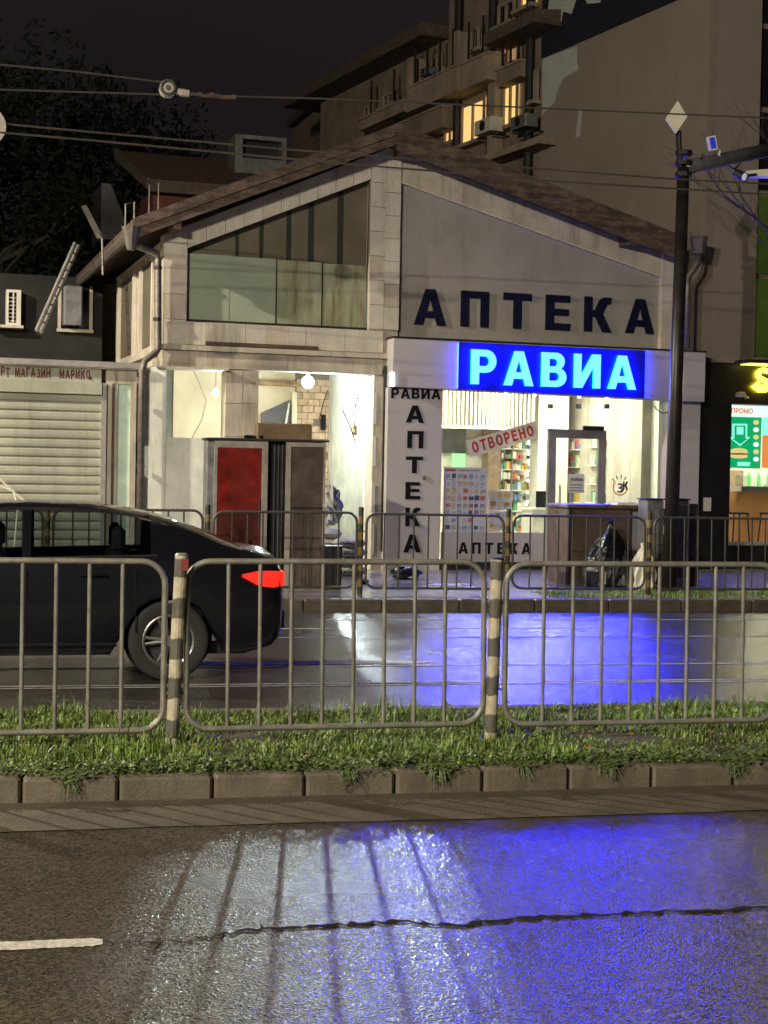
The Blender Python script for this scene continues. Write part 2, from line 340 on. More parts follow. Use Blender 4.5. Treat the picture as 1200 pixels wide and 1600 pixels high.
# near kerb: laid stones
kerb = structure('kerb', MB().box(-30, 40, 8.0, 8.12, -.03, .10), 'soil')
x = -5.02
n = 0
while x < 16:
    L = .486; dz = random.uniform(-.008, .008); dy = random.uniform(-.006, .006)
    if n in (13, 17): dz -= .012
    MB().cbox(x+.006, x+L-.006, 7.965+dy, 8.115+dy, -.02, .125+dz, .014).build('kerb_stone', 'kerb', kerb); x += L; n += 1
kb2 = structure('kerb', MB().box(-60, 70, 10.12, 10.25, -.03, .12), 'kerb')
M['kerb_shaded'] = mat('kerb_stone_shaded', (.075, .06, .045), .6, var=.35, scale=5, bump=.3)  # shadow on the far kerb put into a darker stone colour
kb3 = structure('kerb', MB().box(-60, 70, 18.86, 18.99, -.03, .10), 'soil')
x = -8
while x < 22:
    MB().cbox(x+.005, x+.995, 18.80, 18.955, -.02, .15+random.uniform(-.004,.004), .015).build('kerb_stone', 'kerb_shaded', kb3); x += 1
# median earth with a slightly mounded top
mb = MB(); xs = np.arange(-14, 26.1, .4); ys = np.linspace(8.115, 10.12, 8); G = {}
for i, x in enumerate(xs):
    for j, y in enumerate(ys):
        G[i, j] = len(mb.v); mb.v.append((x, y, .10+.06*math.sin(math.pi*j/7)+random.uniform(-.012,.012)))
for i in range(len(xs)-1):
    for j in range(7): mb.f.append((G[i,j], G[i+1,j], G[i+1,j+1], G[i,j+1]))
structure('median_earth', mb, 'soil')
# painted lane dash, then pale strips mostly standing in for car light trails
mb = MB(); P0 = PZ(-40, 1476, 0); P1 = PZ(160, 1471, 0); xs = np.linspace(P1.x-1.3, P1.x, 40)
for i in range(39):
    a, b = xs[i], xs[i+1]; e = lambda: random.uniform(-.005, .005)
    f = 1-max(0, (i-37)/3)*.7
    mb.add([(a, 5.53+e(), .004),(b, 5.53+e()+(.02 if i == 38 else 0), .004),(b, 5.625+e()-(.02 if i == 38 else 0), .004),(a, 5.625+e(), .004)], [(0,1,2,3)])
structure('lane_dash', mb, 'paint')
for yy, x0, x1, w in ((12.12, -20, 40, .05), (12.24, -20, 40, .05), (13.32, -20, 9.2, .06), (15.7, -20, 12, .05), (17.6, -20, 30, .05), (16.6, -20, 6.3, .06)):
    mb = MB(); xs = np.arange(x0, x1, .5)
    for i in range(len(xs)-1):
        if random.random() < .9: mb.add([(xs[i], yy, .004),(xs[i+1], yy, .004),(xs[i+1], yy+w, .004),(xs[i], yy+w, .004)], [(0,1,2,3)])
    structure('trail_line', mb, 'trail_pale')
mb = MB().add([(1.2,13.5,.005),(3.1,13.5,.005),(3.45,13.62,.005),(3.1,13.75,.005),(1.2,13.75,.005)], [(0,1,2,3,4)])  # wide light trail with a tapered end, laid as a pale strip
structure('trail_taper', mb, 'trail_pale')
# tar-filled crack across the near lane
mb = MB(); pts = [(165,1474),(230,1474),(290,1472),(330,1466),(365,1458),(420,1452),(500,1447),(560,1444),(640,1442),(720,1449),(760,1440),(850,1434),(930,1431),(1010,1427),(1100,1424),(1200,1420),(1300,1416)]
pw = [PZ(*p, 0) for p in pts]; path = []
for a, b in zip(pw[:-1], pw[1:]):
    for k in range(6): path.append(a.lerp(b, k/6)+Vector((0, random.uniform(-.02,.02), 0)))
q = [(p.x, p.y, (.003+.016*min(1, i/40))*random.uniform(.35,1.5)) for i, p in enumerate(path)]
for (x0,y0,w0),(x1,y1,w1) in zip(q[:-1], q[1:]): mb.add([(x0,y0-w0,.004),(x1,y1-w1,.004),(x1,y1+w1,.004),(x0,y0+w0,.004)], [(0,1,2,3)])
for i in range(8, len(path)-6, 7):      # short branching cracks
    p = path[i]; q_ = p+Vector((random.uniform(-.06,.09), random.choice((-1,1))*random.uniform(.03,.11), 0)); mb.add([(p.x-.006,p.y,.0045),(p.x+.006,p.y,.0045),(q_.x,q_.y,.0045)], [(0,1,2)])
structure('tar_seam', mb, 'tar')
# ================================================================== GRASS (uncountable)
def blades(n, xr, yr, lmin, lmax, zf, wid=.004, bend=.6, clump=None):
    x = rng.uniform(*xr, n); y = rng.uniform(*yr, n)
    L = rng.uniform(lmin, lmax, n)*np.clip(.75+.45*np.sin(x*2.1+y*3)*np.cos(x*.9-y*2.3+1)+.35*np.sin(x*7.3+2*np.sin(y*5))*np.sin(y*8.1+x*1.7), .12, 1.6)*(1+.5*(rng.random(n) < .06))
    a = rng.uniform(0, 2*np.pi, n); b = rng.uniform(.1, bend, n)*L; z = zf(x, y)
    dx, dy = np.cos(a), np.sin(a); sx, sy = -dy*wid, dx*wid
    sc = rng.uniform(.7, 1.8, n); sx *= sc; sy *= sc
    V = np.zeros((n, 5, 3))
    V[:,0] = np.stack([x-sx, y-sy, z], 1); V[:,1] = np.stack([x+sx, y+sy, z], 1)
    mx, my, mz = x+dx*b*.3, y+dy*b*.3, z+L*.6
    V[:,2] = np.stack([mx+sx*.8, my+sy*.8, mz], 1); V[:,3] = np.stack([mx-sx*.8, my-sy*.8, mz], 1)
    V[:,4] = np.stack([x+dx*b, y+dy*b, z+L*np.sqrt(np.maximum(.2, 1-(b/L)**2))], 1)
    return V.reshape(-1, 3), [f for i in range(n) for f in ((5*i,5*i+1,5*i+2,5*i+3),(5*i+3,5*i+2,5*i+4))]
zf = lambda x, y: .09+.06*np.sin(np.pi*np.clip((y-8.115)/2,0,1))
mb = MB()
v1, f1 = blades(70000, (-2.2, 8.5), (8.08, 10.2), .03, .085, zf, .004, 1.0); mb.add(v1.tolist(), f1)
v1, f1 = blades(9000, (-2.2, 7.5), (8.06, 8.30), .04, .09, zf, .008, .95); mb.add(v1.tolist(), f1)
v1, f1 = blades(1200, (-2.2, 8.5), (8.3, 10.2), .09, .16, zf, .0045); mb.add(v1.tolist(), f1)
tag(mb.build('grass', 'grassm'), kind='stuff', label='ragged green grass on the median strip behind the kerb')
mb = MB()   # clover and low leaves hanging over the kerb edge
for k in range(5200):
    x = random.uniform(-1.5, 6.5); y = 8.02+abs(random.gauss(0, .12)); z = .125+random.uniform(0, .06)
    r = random.uniform(.008, .018); a = random.uniform(0, 6.28); t = random.uniform(-.6, .6)
    c, s = math.cos(a)*r, math.sin(a)*r
    mb.add([(x-c, y-s, z), (x+s*.7, y-c*.7, z+t*r), (x+c, y+s, z+.4*r), (x-s*.7, y+c*.7, z-t*r)], [(0,1,2,3)])
lit = MB()
for k in range(420):
    x = random.uniform(-1.5, 7); y = random.uniform(8.05, 10.1); z = .17+random.uniform(-.03,.05); r = random.uniform(.012,.03); a = random.uniform(0,6.28); c, s_ = math.cos(a)*r, math.sin(a)*r
    lit.add([(x-c,y-s_,z),(x+s_*.5,y-c*.5,z+r*.3),(x+c,y+s_,z),(x-s_*.5,y+c*.5,z-r*.2)], [(0,1,2,3)])
tag(lit.build('leaf_litter', mat('dead_leaf', (.16,.1,.045), .8, var=.5, scale=20)), kind='stuff', label='scattered dead leaves lying in the median grass')
tag(mb.build('clover', 'weed'), kind='stuff', label='low clover leaves spilling over the top of the kerb')
mb = MB()
v1, f1 = blades(5000, (6.3, 12), (18.98, 20.0), .03, .08, lambda x, y: np.full_like(x, .15)); mb.add(v1.tolist(), f1)
tag(mb.build('grass', 'grassm'), kind='stuff', label='thin grass along the edge of the far pavement')
WD = [(110,1232,.2,'wilted weed drooping over the kerb joint farthest left'), (540,1222,.15,'dark weed hanging over the kerb below the middle fence panel'), (685,1222,.22,'largest weed tuft spilling over the kerb left of the second post'), (810,1216,.13,'small weed clump on the kerb just right of the second post'), (945,1212,.17,'pale weed tuft in the kerb joint below the right fence panel'), (1145,1205,.16,'ragged weed growing over the kerb near the road bend of blue light')]
WD = [(a, b, h*.8, l) for a, b, h, l in WD]; WD[-1] = (1145,1205,.16,'ragged weed on the kerb furthest right, below the yellow reflection')
for px, py, h, lab in WD:
    p = PY(px, py, 7.99); t = thing('weed', lab, 'weed', (p.x, 8.0, .12), 0, 'weeds in the kerb joints'); mb = MB()
    for k in range(14):
        a = random.uniform(3.4, 6.0); L = h*random.uniform(.5, 1); dx = random.uniform(-.5, .5)*h*.8
        mb.tube([(dx*.3, .03, -.02), (dx*.7, -.03, .035*random.random()+.01), (dx, -.05-random.uniform(0,.03), -L*.25+.03), (dx*1.3, -.06-random.uniform(0,.05), -L*random.uniform(.2,.62))], [.002,.003,.0025,.001], 3)
    mb.build('stem', 'weed', t); mb = MB()
    for k in range(70):
        x = random.gauss(0,.42)*h; z = .05-abs(random.gauss(0, .3*h))*(1 if abs(x) < .3*h else .35); y = -.045-random.uniform(0,.03); r = random.uniform(.008,.02)
        mb.add([(x-r,y,z),(x,y-r*.6,z-r*.6),(x+r,y,z),(x,y-r*.3,z+r*.6)], [(0,1,2,3)])
    tag(mb.build('foliage', 'weed', t), kind='stuff')
# ================================================================== FENCES
def rounded(x0, x1, z0, z1, r, n=6):
    pts = []
    for cx, cz, a0 in ((x1-r,z1-r,0),(x0+r,z1-r,90),(x0+r,z0+r,180),(x1-r,z0+r,270)):
        pts += [(cx+r*math.cos(R_(a0+90*i/n)), 0, cz+r*math.sin(R_(a0+90*i/n))) for i in range(n+1)]
    return pts
def make_panel(m, L, H, zb, label, group, loc, nb=8, r=.0175, rb=.012):
    t = thing('crowd_barrier', label, 'barrier', loc, 0, group)
    MB().tube(rounded(0, L, zb, zb+H, .13), r, 8, closed=True).build('frame', m, t, smooth=True)
    e = .235; bar = None
    for k in range(nb):
        x = e+(L-2*e)*k/(nb-1)
        if bar is None: bar = MB().tube([(0,0,zb),(0,0,zb+H)], rb, 8, caps=False).build('bar', m, t, smooth=True); bar.location.x = x
        else: b = bar.copy(); C.objects.link(b); b.parent = t; b.location.x = x; ROOT[b.name] = ROOT[t.name]
    for zz in (zb+H*.22, zb+H*.76):
        MB().tube([(-.11,0,zz),(.0,0,zz)], .008, 6).build('link_pin', m, t)
        MB().tube([(L,0,zz),(L+.05,0,zz)], .008, 6).build('link_pin', m, t)
    return t
def band_mat(name, c1, c2, period, z0=0.0):
    m, n, l, b = newmat(name); b.inputs['Roughness'].default_value = .55
    g = n.new('ShaderNodeNewGeometry'); sp = n.new('ShaderNodeSeparateXYZ'); l.new(g.outputs['Position'], sp.inputs[0])
    ns = n.new('ShaderNodeTexNoise'); ns.inputs['Scale'].default_value = 18; l.new(g.outputs['Position'], ns.inputs['Vector'])
    k = n.new('ShaderNodeMath'); k.operation = 'MULTIPLY_ADD'; k.inputs[1].default_value = .05; l.new(ns.outputs[0], k.inputs[0]); l.new(sp.outputs[2], k.inputs[2])
    d = n.new('ShaderNodeMath'); d.operation = 'DIVIDE'; d.inputs[1].default_value = period; l.new(k.outputs[0], d.inputs[0])
    f = n.new('ShaderNodeMath'); f.operation = 'FRACT'; l.new(d.outputs[0], f.inputs[0])
    r = n.new('ShaderNodeValToRGB'); r.color_ramp.elements[0].position = .47; r.color_ramp.elements[1].position = .52
    r.color_ramp.elements[0].color = (*c1,1); r.color_ramp.elements[1].color = (*c2,1); l.new(f.outputs[0], r.inputs[0])
    mx = n.new('ShaderNodeMix'); mx.data_type = 'RGBA'; mx.blend_type = 'MULTIPLY'; mx.inputs[0].default_value = .45; l.new(r.outputs[0], mx.inputs[6]); 
    r2 = n.new('ShaderNodeValToRGB'); r2.color_ramp.elements[0].position = .3; r2.color_ramp.elements[0].color = (.35,.33,.3,1); r2.color_ramp.elements[1].position = .6; l.new(ns.outputs[0], r2.inputs[0])
    l.new(r2.outputs[0], mx.inputs[7]); l.new(mx.outputs[2], b.inputs['Base Color'])
    bp = n.new('ShaderNodeBump'); bp.inputs['Strength'].default_value = .4; bp.inputs['Distance'].default_value = .01; l.new(ns.outputs[0], bp.inputs['Height']); l.new(bp.outputs[0], b.inputs['Normal'])
    return m
M['band_near'] = band_mat('post_bands', (.09,.087,.07), (.42,.37,.27), .225)
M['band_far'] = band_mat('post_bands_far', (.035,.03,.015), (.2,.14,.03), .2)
FY = 8.68
zt = PY(500, 879, FY).z; zbn = PY(500, 1137, FY).z
XP = [PY(267, 1150, FY).x, PY(766, 1150, FY).x]; SP = XP[1]-XP[0]
NP = [(-1, 'grey tube fence panel cut by the left edge, in front of the dark car'), (0, 'grey tube fence panel between the two banded posts on the grass'), (1, 'grey tube fence panel right of the dark capped post on the grass')]
pn = None
for k, lab in NP:
    x = XP[0]+k*SP+.085
    if pn is None: pn = make_panel('rail', SP-.13, zt-zbn, zbn-.12, lab, 'fence panels on the median', (x, FY, .12))
    else: pq = dup(pn, (x, FY+random.uniform(-.015,.015), .12), lab); pq.rotation_euler = (random.uniform(-.02,.02), random.uniform(-.006,.006), random.uniform(-.008,.008))
def make_post(x, y, lean, h, r, m, label, group, red, zb=.1):
    t = thing('fence_post', label, 'fence post', (x, y, zb), 0, group)
    MB().tube([(0,0,-.1),(lean*.5,0,h*.5),(lean,0,h)], r, 14).build('post', m, t, smooth=False)
    MB().tube([(lean,0,h),(lean,0,h+.012)], [r*1.06, r*.8], 14).build('cap', 'darkmetal' if not red else 'rail', t)
    if red: MB().box(lean-r*.2, lean+r*.95, -r*1.12, -r*.6, h-.085, h-.02).build('reflector', 'reflector', t)
    return t
make_post(XP[0], FY-.0, .045, 1.13, .037, 'band_near', 'cream and grey banded fence post with a red reflector at its top', 'banded posts of the median fence', True)
make_post(XP[1], FY-.0, .02, 1.12, .037, 'band_near', 'banded fence post with a dark cap, left of the blue reflection', 'banded posts of the median fence', False)
make_post(XP[0]+2*SP, FY, .02, 1.12, .037, 'band_near', 'banded fence post beyond the right end of the median fence panels', 'banded posts of the median fence', False)
make_post(XP[0]-SP, FY, .02, 1.12, .037, 'band_near', 'banded fence post at the left end of the median fence', 'banded posts of the median fence', False)
FF = 19.3
fx = [PY(p, 900, FF).x for p in (323, 571, 795, 1013)]; fs_ = (fx[3]-fx[0])/3
ft = PY(690, 804, FF).z; fb = PY(690, 919, FF).z; pf = None
FP = [(-3, 'dark far fence panel seen through the car at its front window'), (-2, 'dark far fence panel partly behind the car, before the roller shutter'), (-1, 'dark far fence panel before the plastered wall, above the car boot'), (0, 'dark far fence panel before the red framed cabinet door'), (1, 'dark far fence panel before the vertical pharmacy pillar sign'), (2, 'dark far fence panel before the brown waste container'), (3, 'dark far fence panel before the lit fast food window'), (4, 'dark far fence panel at the far right end')]
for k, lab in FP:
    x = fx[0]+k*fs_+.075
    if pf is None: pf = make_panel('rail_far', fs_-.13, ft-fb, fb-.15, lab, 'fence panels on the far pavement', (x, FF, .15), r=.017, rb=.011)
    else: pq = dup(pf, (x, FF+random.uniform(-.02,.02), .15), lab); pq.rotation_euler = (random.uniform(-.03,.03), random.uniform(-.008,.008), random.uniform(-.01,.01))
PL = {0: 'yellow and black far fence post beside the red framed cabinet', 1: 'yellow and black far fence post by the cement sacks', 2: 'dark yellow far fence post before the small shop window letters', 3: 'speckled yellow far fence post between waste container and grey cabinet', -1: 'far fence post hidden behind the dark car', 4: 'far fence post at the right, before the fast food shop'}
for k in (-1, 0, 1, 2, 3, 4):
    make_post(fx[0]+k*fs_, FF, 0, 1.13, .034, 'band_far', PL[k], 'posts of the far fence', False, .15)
# ================================================================== HOUSE
H = thing('gable_house', 'low gabled house with pale stone facing, half under renovation and half pharmacy', 'house', HO, DEL)
def tiles(x0, x1, z0, z1, y0, y1, nx, nz, m='stone', par=None):
    dx, dz = (x1-x0)/nx, (z1-z0)/nz
    for i in range(nx):
        for j in range(nz):
            o = random.uniform(-.004, .004)
            MB().box(x0+i*dx+.0015, x0+(i+1)*dx-.0015, y0+o, y1, z0+j*dz+.004, z0+(j+1)*dz-.004).build('facing_tile', m if random.random() < .8 else 'stone2', par or H)
# backing wall pieces (upper storey, left half)
xl, xr = -5.62, 3.24
RL = lambda x: 5.28+(x+5.61)*(7.03-5.28)/(5.61-1.72)      # underside of the left slope
RRr = lambda x: 7.03-(x+1.72)*(7.03-5.72)/(xr+1.72)       # underside of the right slope
wx0, wx1, wz0 = -5.25, -2.23, 3.93; wzl, wzr = 5.08, 6.40
MB().prism([(xl,3.3),(wx0,3.3),(wx0,RL(wx0)),(xl,RL(xl))], .03, .35).build('wall', 'grout', H)
MB().prism([(wx1,3.3),(-1.72,3.3),(-1.72,7.03),(wx1,RL(wx1))], .03, .35).build('wall', 'grout', H)
MB().prism([(wx0,wzl),(wx1,wzr),(wx1,RL(wx1)),(wx0,RL(wx0))], .03, .35).build('wall', 'grout', H)
MB().box(wx0, wx1, .03, .35, 3.3, wz0).build('wall', 'grout', H)
# facing tiles
tiles(xl, wx0, 3.55, 5.15, 0, .03, 1, 4)
MB().prism([(xl+.004,5.154),(wx0-.004,5.154),(wx0-.004,RL(wx0)-.01),(xl+.004,RL(xl)-.01)], 0, .03).build('facing_tile', 'stone', H)
tiles(wx1, -1.98, 3.95, 6.35, 0, .03, 1, 6); tiles(-1.98, -1.715, 3.95, 6.95, 0, .03, 1, 8)
MB().prism([(wx1+.004,6.355),(-1.984,6.355),(-1.984,RL(-1.984)-.01),(wx1+.004,RL(wx1)-.01)], 0, .03).build('facing_tile', 'stone', H)
nb = 10
for i in range(nb):     # sloping beam
    a = wx0+(wx1-wx0)*i/nb+.004; b = wx0+(wx1-wx0)*(i+1)/nb-.004; zl_ = lambda x: wzl+(x-wx0)*(wzr-wzl)/(wx1-wx0)
    MB().prism([(a, zl_(a)),(b, zl_(b)),(b, RL(b)-.01),(a, RL(a)-.01)], random.uniform(-.003,.003), .03).build('facing_tile', 'stone' if i % 4 else 'stone2', H)
tiles(xl, -1.98, 3.56, 3.92, -.012, .03, 11, 1)
# string course, rusty strip and lintel
MB().box(xl-.02, -1.86, -.07, .1, 3.47, 3.55).build('ledge', 'stone2', H)
MB().box(-4.95, -3.1, -.075, -.06, 3.56, 3.62).build('rusty_strip', 'rust', H)
tiles(xl, -1.98, 3.2, 3.465, -.0, .3, 9, 1, 'stone2')
# gable window: frame, frosted lower panels, dark upper panes, stripes
MB().box(wx0, wx1, .10, .16, wz0, wz0+.045).build('window_frame', 'darkmetal', H)
ht = 5.02
dv = [wx0, hu(362,450)[0], hu(435,450)[0], hu(507,450)[0], wx1]
for i in range(4):
    a, b = dv[i]+.012, dv[i+1]-.012
    MB().box(a, b, .13+.004*i, .15+.004*i, wz0+.03, ht-.03*i*.3).build('frosted_panel', 'frost' if i < 2 else 'frost_rust', H)
for i in (1, 2, 3): MB().box(dv[i]-.011, dv[i]+.011, .135, .155, wz0+.03, ht).build('window_frame', 'darkmetal' if i > 1 else 'frost', H)
MB().prism([(wx0,wz0),(wx1,wz0),(wx1,wzr),(wx0,wzl)], .22, .26).build('upper_pane', 'pane_top', H)
for px, wd in ((375,.05),(413,.06),(456,.07),(491,.09),(537,.09)):
    u = hu(px, 350)[0]; t = wzl+(u-wx0)*(wzr-wzl)/(wx1-wx0)
    MB().box(u-wd/2, u+wd/2, .20, .215, ht-.1, t).build('mullion', 'pane_stripe', H)
mb = MB().tube([(wx1,.12,wz0),(wx1,.12,wzr),(wx0,.12,wzl),(wx0,.12,wz0)], .022, 4); mb.build('window_frame', 'darkmetal', H)
# right half gable: recessed stucco field with raised margin
MB().prism([(-1.715,3.5),(xr,3.5),(xr,RRr(xr)),(-1.715,7.03)], .12, .4).build('wall', 'stucco', H)
m0 = lambda x: RRr(x)-.62
MB().prism([(-1.70,RRr(-1.70)-.62),(xr-.12,m0(xr-.12)),(xr-.12,RRr(xr-.12)-.01),(-1.70,RRr(-1.7)-.01)], .05, .12).build('wall_margin', 'stone2', H)
MB().box(xr-.12, xr+.22, -.01, .4, 3.0, RRr(xr)).build('corner_pier', 'stone', H)
mb = MB(); a, b = -1.70, xr-.12
MB().prism([(a,m0(a)-.03),(b,m0(b)-.03),(b,m0(b)),(a,m0(a))], .03, .12).build('moulding', 'stone', H)
pl0 = hu(650,506); pl1 = hu(1026,521)
put_word('АПТЕКА', pl0[0], pl1[0], .118, pl0[1], pl1[1], .60, .03, 'navy', H, .93)
# roof: two slabs with deep fascia boards, overhanging the front
OV = -.55
ap = hp(622,195,OV); el = hp(208,342,OV); er = hp(1058,366,OV)
DEP = 7.5; th = .30
def slab(a, b, drop, y0, y1, name, m): MB().prism([(a.x,a.z),(b.x,b.z),(b.x,b.z-drop),(a.x,a.z-drop)], y0, y1).build(name, m, H)
slab(ap, el, .2, OV+.06, DEP, 'roof_slope', 'tileroof'); slab(ap, er, .2, OV+.06, DEP, 'roof_slope', 'tileroof')
for a, b, hh in ((ap, el, .30), (ap, er, .40)):       # barge boards: two lapped planks each
    n = 3
    for i in range(n):
        p = a.lerp(b, i/n); q = a.lerp(b, (i+1)/n)
        MB().prism([(p.x,p.z+.01),(q.x,q.z+.01),(q.x,q.z-hh*.52),(p.x,p.z-hh*.52)], OV-.02+random.uniform(-.004,.004), OV+.04).build('barge_board', 'fascia', H)
        MB().prism([(p.x,p.z-hh*.5),(q.x,q.z-hh*.5),(q.x,q.z-hh),(p.x,p.z-hh)], OV+.012+random.uniform(-.004,.004), OV+.055).build('barge_board', 'fascia', H)
    MB().prism([(a.x,a.z-.22),(b.x,b.z-.22),(b.x,b.z-.25),(a.x,a.z-.25)], OV+.06, .05).build('soffit', 'soffit', H)
for px, py in ((208,0),):
    pass
for u in (-5.5, -1.8, 2.35): 
    z = (ap.z+(u-ap.x)*(el.z-ap.z)/(el.x-ap.x) if u < ap.x else ap.z+(u-ap.x)*(er.z-ap.z)/(er.x-ap.x))
    MB().box(u-.06, u+.06, OV+.05, .05, z-.40, z-.24).build('rafter_end', 'fascia', H)
# left side wall with two tall windows, following the eaves back
SW = 5.2
MB().box(xl-.0, xl+.25, .36, SW, 0, 5.2).build('wall', 'stone2', H)
for y0, y1 in ((.75, 2.0), (2.75, 4.5)):
    MB().box(xl-.02, xl-.004, y0, y1, 3.62, 5.0).build('window', 'pane_top', H)
    for yy in (y0, y1): MB().box(xl-.07, xl-.004, yy-.06, yy+.06, 3.5, 5.1).build('pilaster', 'stone', H)
MB().box(xl-.1, xl-.003, .36, SW, 3.42, 3.52).build('ledge', 'stone2', H)
MB().box(xl-.1, xl-.003, .36, SW, 3.22, 3.36).build('ledge', 'stone2', H)
MB().box(xl-.02, 3.2, DEP-.4, DEP-.2, 0, 5.3).build('wall', 'stone2', H)
MB().box(3.0, 3.2, .4, DEP-.4, 0, 5.3).build('wall', 'stone2', H)
# gutter and down pipe at the left eave
g0 = (el.x-.02, OV+.02, el.z-.22)
mb = MB()
prof = [(-.07,.05),(-.075,-.02),(-.04,-.07),(.02,-.07),(.05,-.02),(.05,.04)]
for (a, b), (c, d) in zip(prof[:-1], prof[1:]):
    mb.hexa([(g0[0]+a,OV,g0[2]+b),(g0[0]+c,OV,g0[2]+d),(g0[0]+c,DEP,g0[2]+d),(g0[0]+a,DEP,g0[2]+b),(g0[0]+a*.9,OV,g0[2]+b+.008),(g0[0]+c*.9,OV,g0[2]+d+.008),(g0[0]+c*.9,DEP,g0[2]+d+.008),(g0[0]+a*.9,DEP,g0[2]+b+.008)])
gt = mb.build('gutter', 'pipe', H)
MB().tube([(g0[0],OV+.05,g0[2]+.1),(g0[0],OV+.05,g0[2]-.02),(g0[0],OV+.05,g0[2]-.25)], [.15,.12,.06], 10).build('hopper', 'pipe', H)
e1 = hp(200,378,OV+.05); e2 = hp(247,397,-.12); e3 = hp(247,545,-.12); e4 = hp(222,568,-.16); e5 = hp(218,880,-.16)
MB().tube([(g0[0],OV+.05,g0[2]-.2), e1, e1.lerp(e2,.1), e2.lerp(e1,.04), e2+Vector((0,0,-.1)), e3, e3+Vector((-.03,0,-.05)), e4+Vector((.04,0,.04)), e4+Vector((0,0,-.12)), Vector((e5.x,e5.y,0))], .055, 10).build('down_pipe', 'pipe', H, smooth=True)
for zz in (3.9, 4.7, 2.6, 1.6): MB().tube([(e2.x if zz > 3.4 else e4.x, -.13, zz), (e2.x if zz > 3.4 else e4.x, -.13, zz+.05)], .068, 10).build('pipe_clip', 'darkmetal', H)
# ---- lower storey, left: openings
o1a, o1b, o1z = -5.55, -4.60, 2.09
MB().box(-5.96, o1a, .0, .3, 0, 3.19).build('pier', 'plaster', H)
MB().box(o1a, -4.60, .02, .3, 0, o1z).build('low_wall', 'plaster', H)
MB().box(xl-.1, o1b+.02, -.12, .3, 3.17, 3.2).build('lintel', 'stone', H)
tiles(-4.60, -4.06, 0, 3.19, .0, .35, 2, 6, 'stone2')
MB().box(-2.13, -1.86, -.02, .35, 0, 3.19).build('pier', 'stone2', H)
for z in (.25, .9, 1.7, 2.4): MB().box(-2.14, -2.085, -.035, -.022, z, z+.5).build('torn_plaster', 'plaster', H)
MB().box(-1.97, -1.93, -.08, -.03, .3, 3.35).build('conduit', 'darkmetal', H)
# room behind
RD = 2.55
MB().box(xl+.05, -1.9, RD, RD+.1, 0, 3.4).build('inner_wall', 'inner_cream', H)
MB().box(-2.13, -1.9, .36, RD, 0, 3.4).build('inner_wall', 'inner_white', H)
MB().box(xl+.1, -1.9, .31, RD, -.05, 0.02).build('floor', 'pave', H)
MB().box(xl+.1, -1.9, .31, RD+.1, 3.42, 3.5).build('ceiling', 'inner_cream', H)
for k in range(9): MB().box(xl+.15+k*.4, xl+.33+k*.4, .4, RD, 3.38, 3.415).build('ceiling_plank', 'wood', H)
MB().box(o1a+.0, o1a+.14, .3, .5, o1z, 3.17).build('window_jamb', 'inner_white', H)
bx0, bx1 = hu(462,650,RD-.05)[0], hu(514,650,RD-.05)[0]
MB().box(bx0, bx1, RD-.03, RD-.005, .1, 3.35).build('brick_backing', 'mortar', H)
rows = 26; bh = 3.1/rows
for j in range(rows):
    off = (j % 2)*.11
    x = bx0-off
    while x < bx1-.03:
        a, b = max(bx0, x)+.006, min(bx1, x+.22)-.006
        if b-a > .03 and random.random() < .95: MB().box(a, b, RD-.06+random.uniform(-.01,.01), RD-.028, .15+j*bh+.006, .15+(j+1)*bh-.006).build('brick', 'brick', H)
        x += .22
d0, d1 = hu(408,640,RD-.1), hu(455,640,RD-.1)
mb = MB().prism([hu(408,645,RD-.1), hu(452,625,RD-.1), hu(452,690,RD-.1), hu(408,690,RD-.1)], RD-.14, RD-.08); mb.build('leaning_board', 'darkpanel', H)
MB().box(d1[0], d1[0]+.09, RD-.16, RD-.04, 0, 3.0).build('door_post', 'inner_cream', H)
MB().box(d0[0]-.2, d1[0]+.1, RD-.15, RD-.03, hu(430,603,RD)[1], hu(430,595,RD)[1]).build('door_head', 'wood', H)
MB().tube([hp(430,690,RD-.2), hp(447,660,RD-.2), hp(452,630,RD-.2)], .02, 6).build('bent_lath', 'inner_white', H)
for pts in ([(498,660),(505,630),(512,610)],[(560,600),(556,640),(553,670)],[(570,600),(558,625),(550,650)],[(535,640),(548,668),(555,690)]):
    w0 = 2.3 if pts[0][0] < 520 else 1.0
    MB().tube([hp(a,b,w0-.4*max(0,(a-530)/60)) for a, b in pts], .010, 5).build('loose_cable', 'darkmetal', H)
pb = hp(552,672,1.0); MB().box(-2.16, -2.131, pb.y-.1, pb.y+.12, pb.z-.06, pb.z+.08).build('junction_box', 'wood', H)
mb = MB().tube([hp(303,580,1.6), hp(312,600,1.6), hp(322,625,1.6), hp(316,655,1.6), hp(300,684,1.6)], .010, 5); mb.build('hanging_cable', 'pipe', H)
mb = MB().box(hu(504,660,RD-.08)[0]-.03, hu(504,660,RD-.08)[0]+.05, RD-.12, RD-.05, hu(504,672,RD)[1], hu(504,648,RD)[1]); mb.build('socket_box', 'black', H)
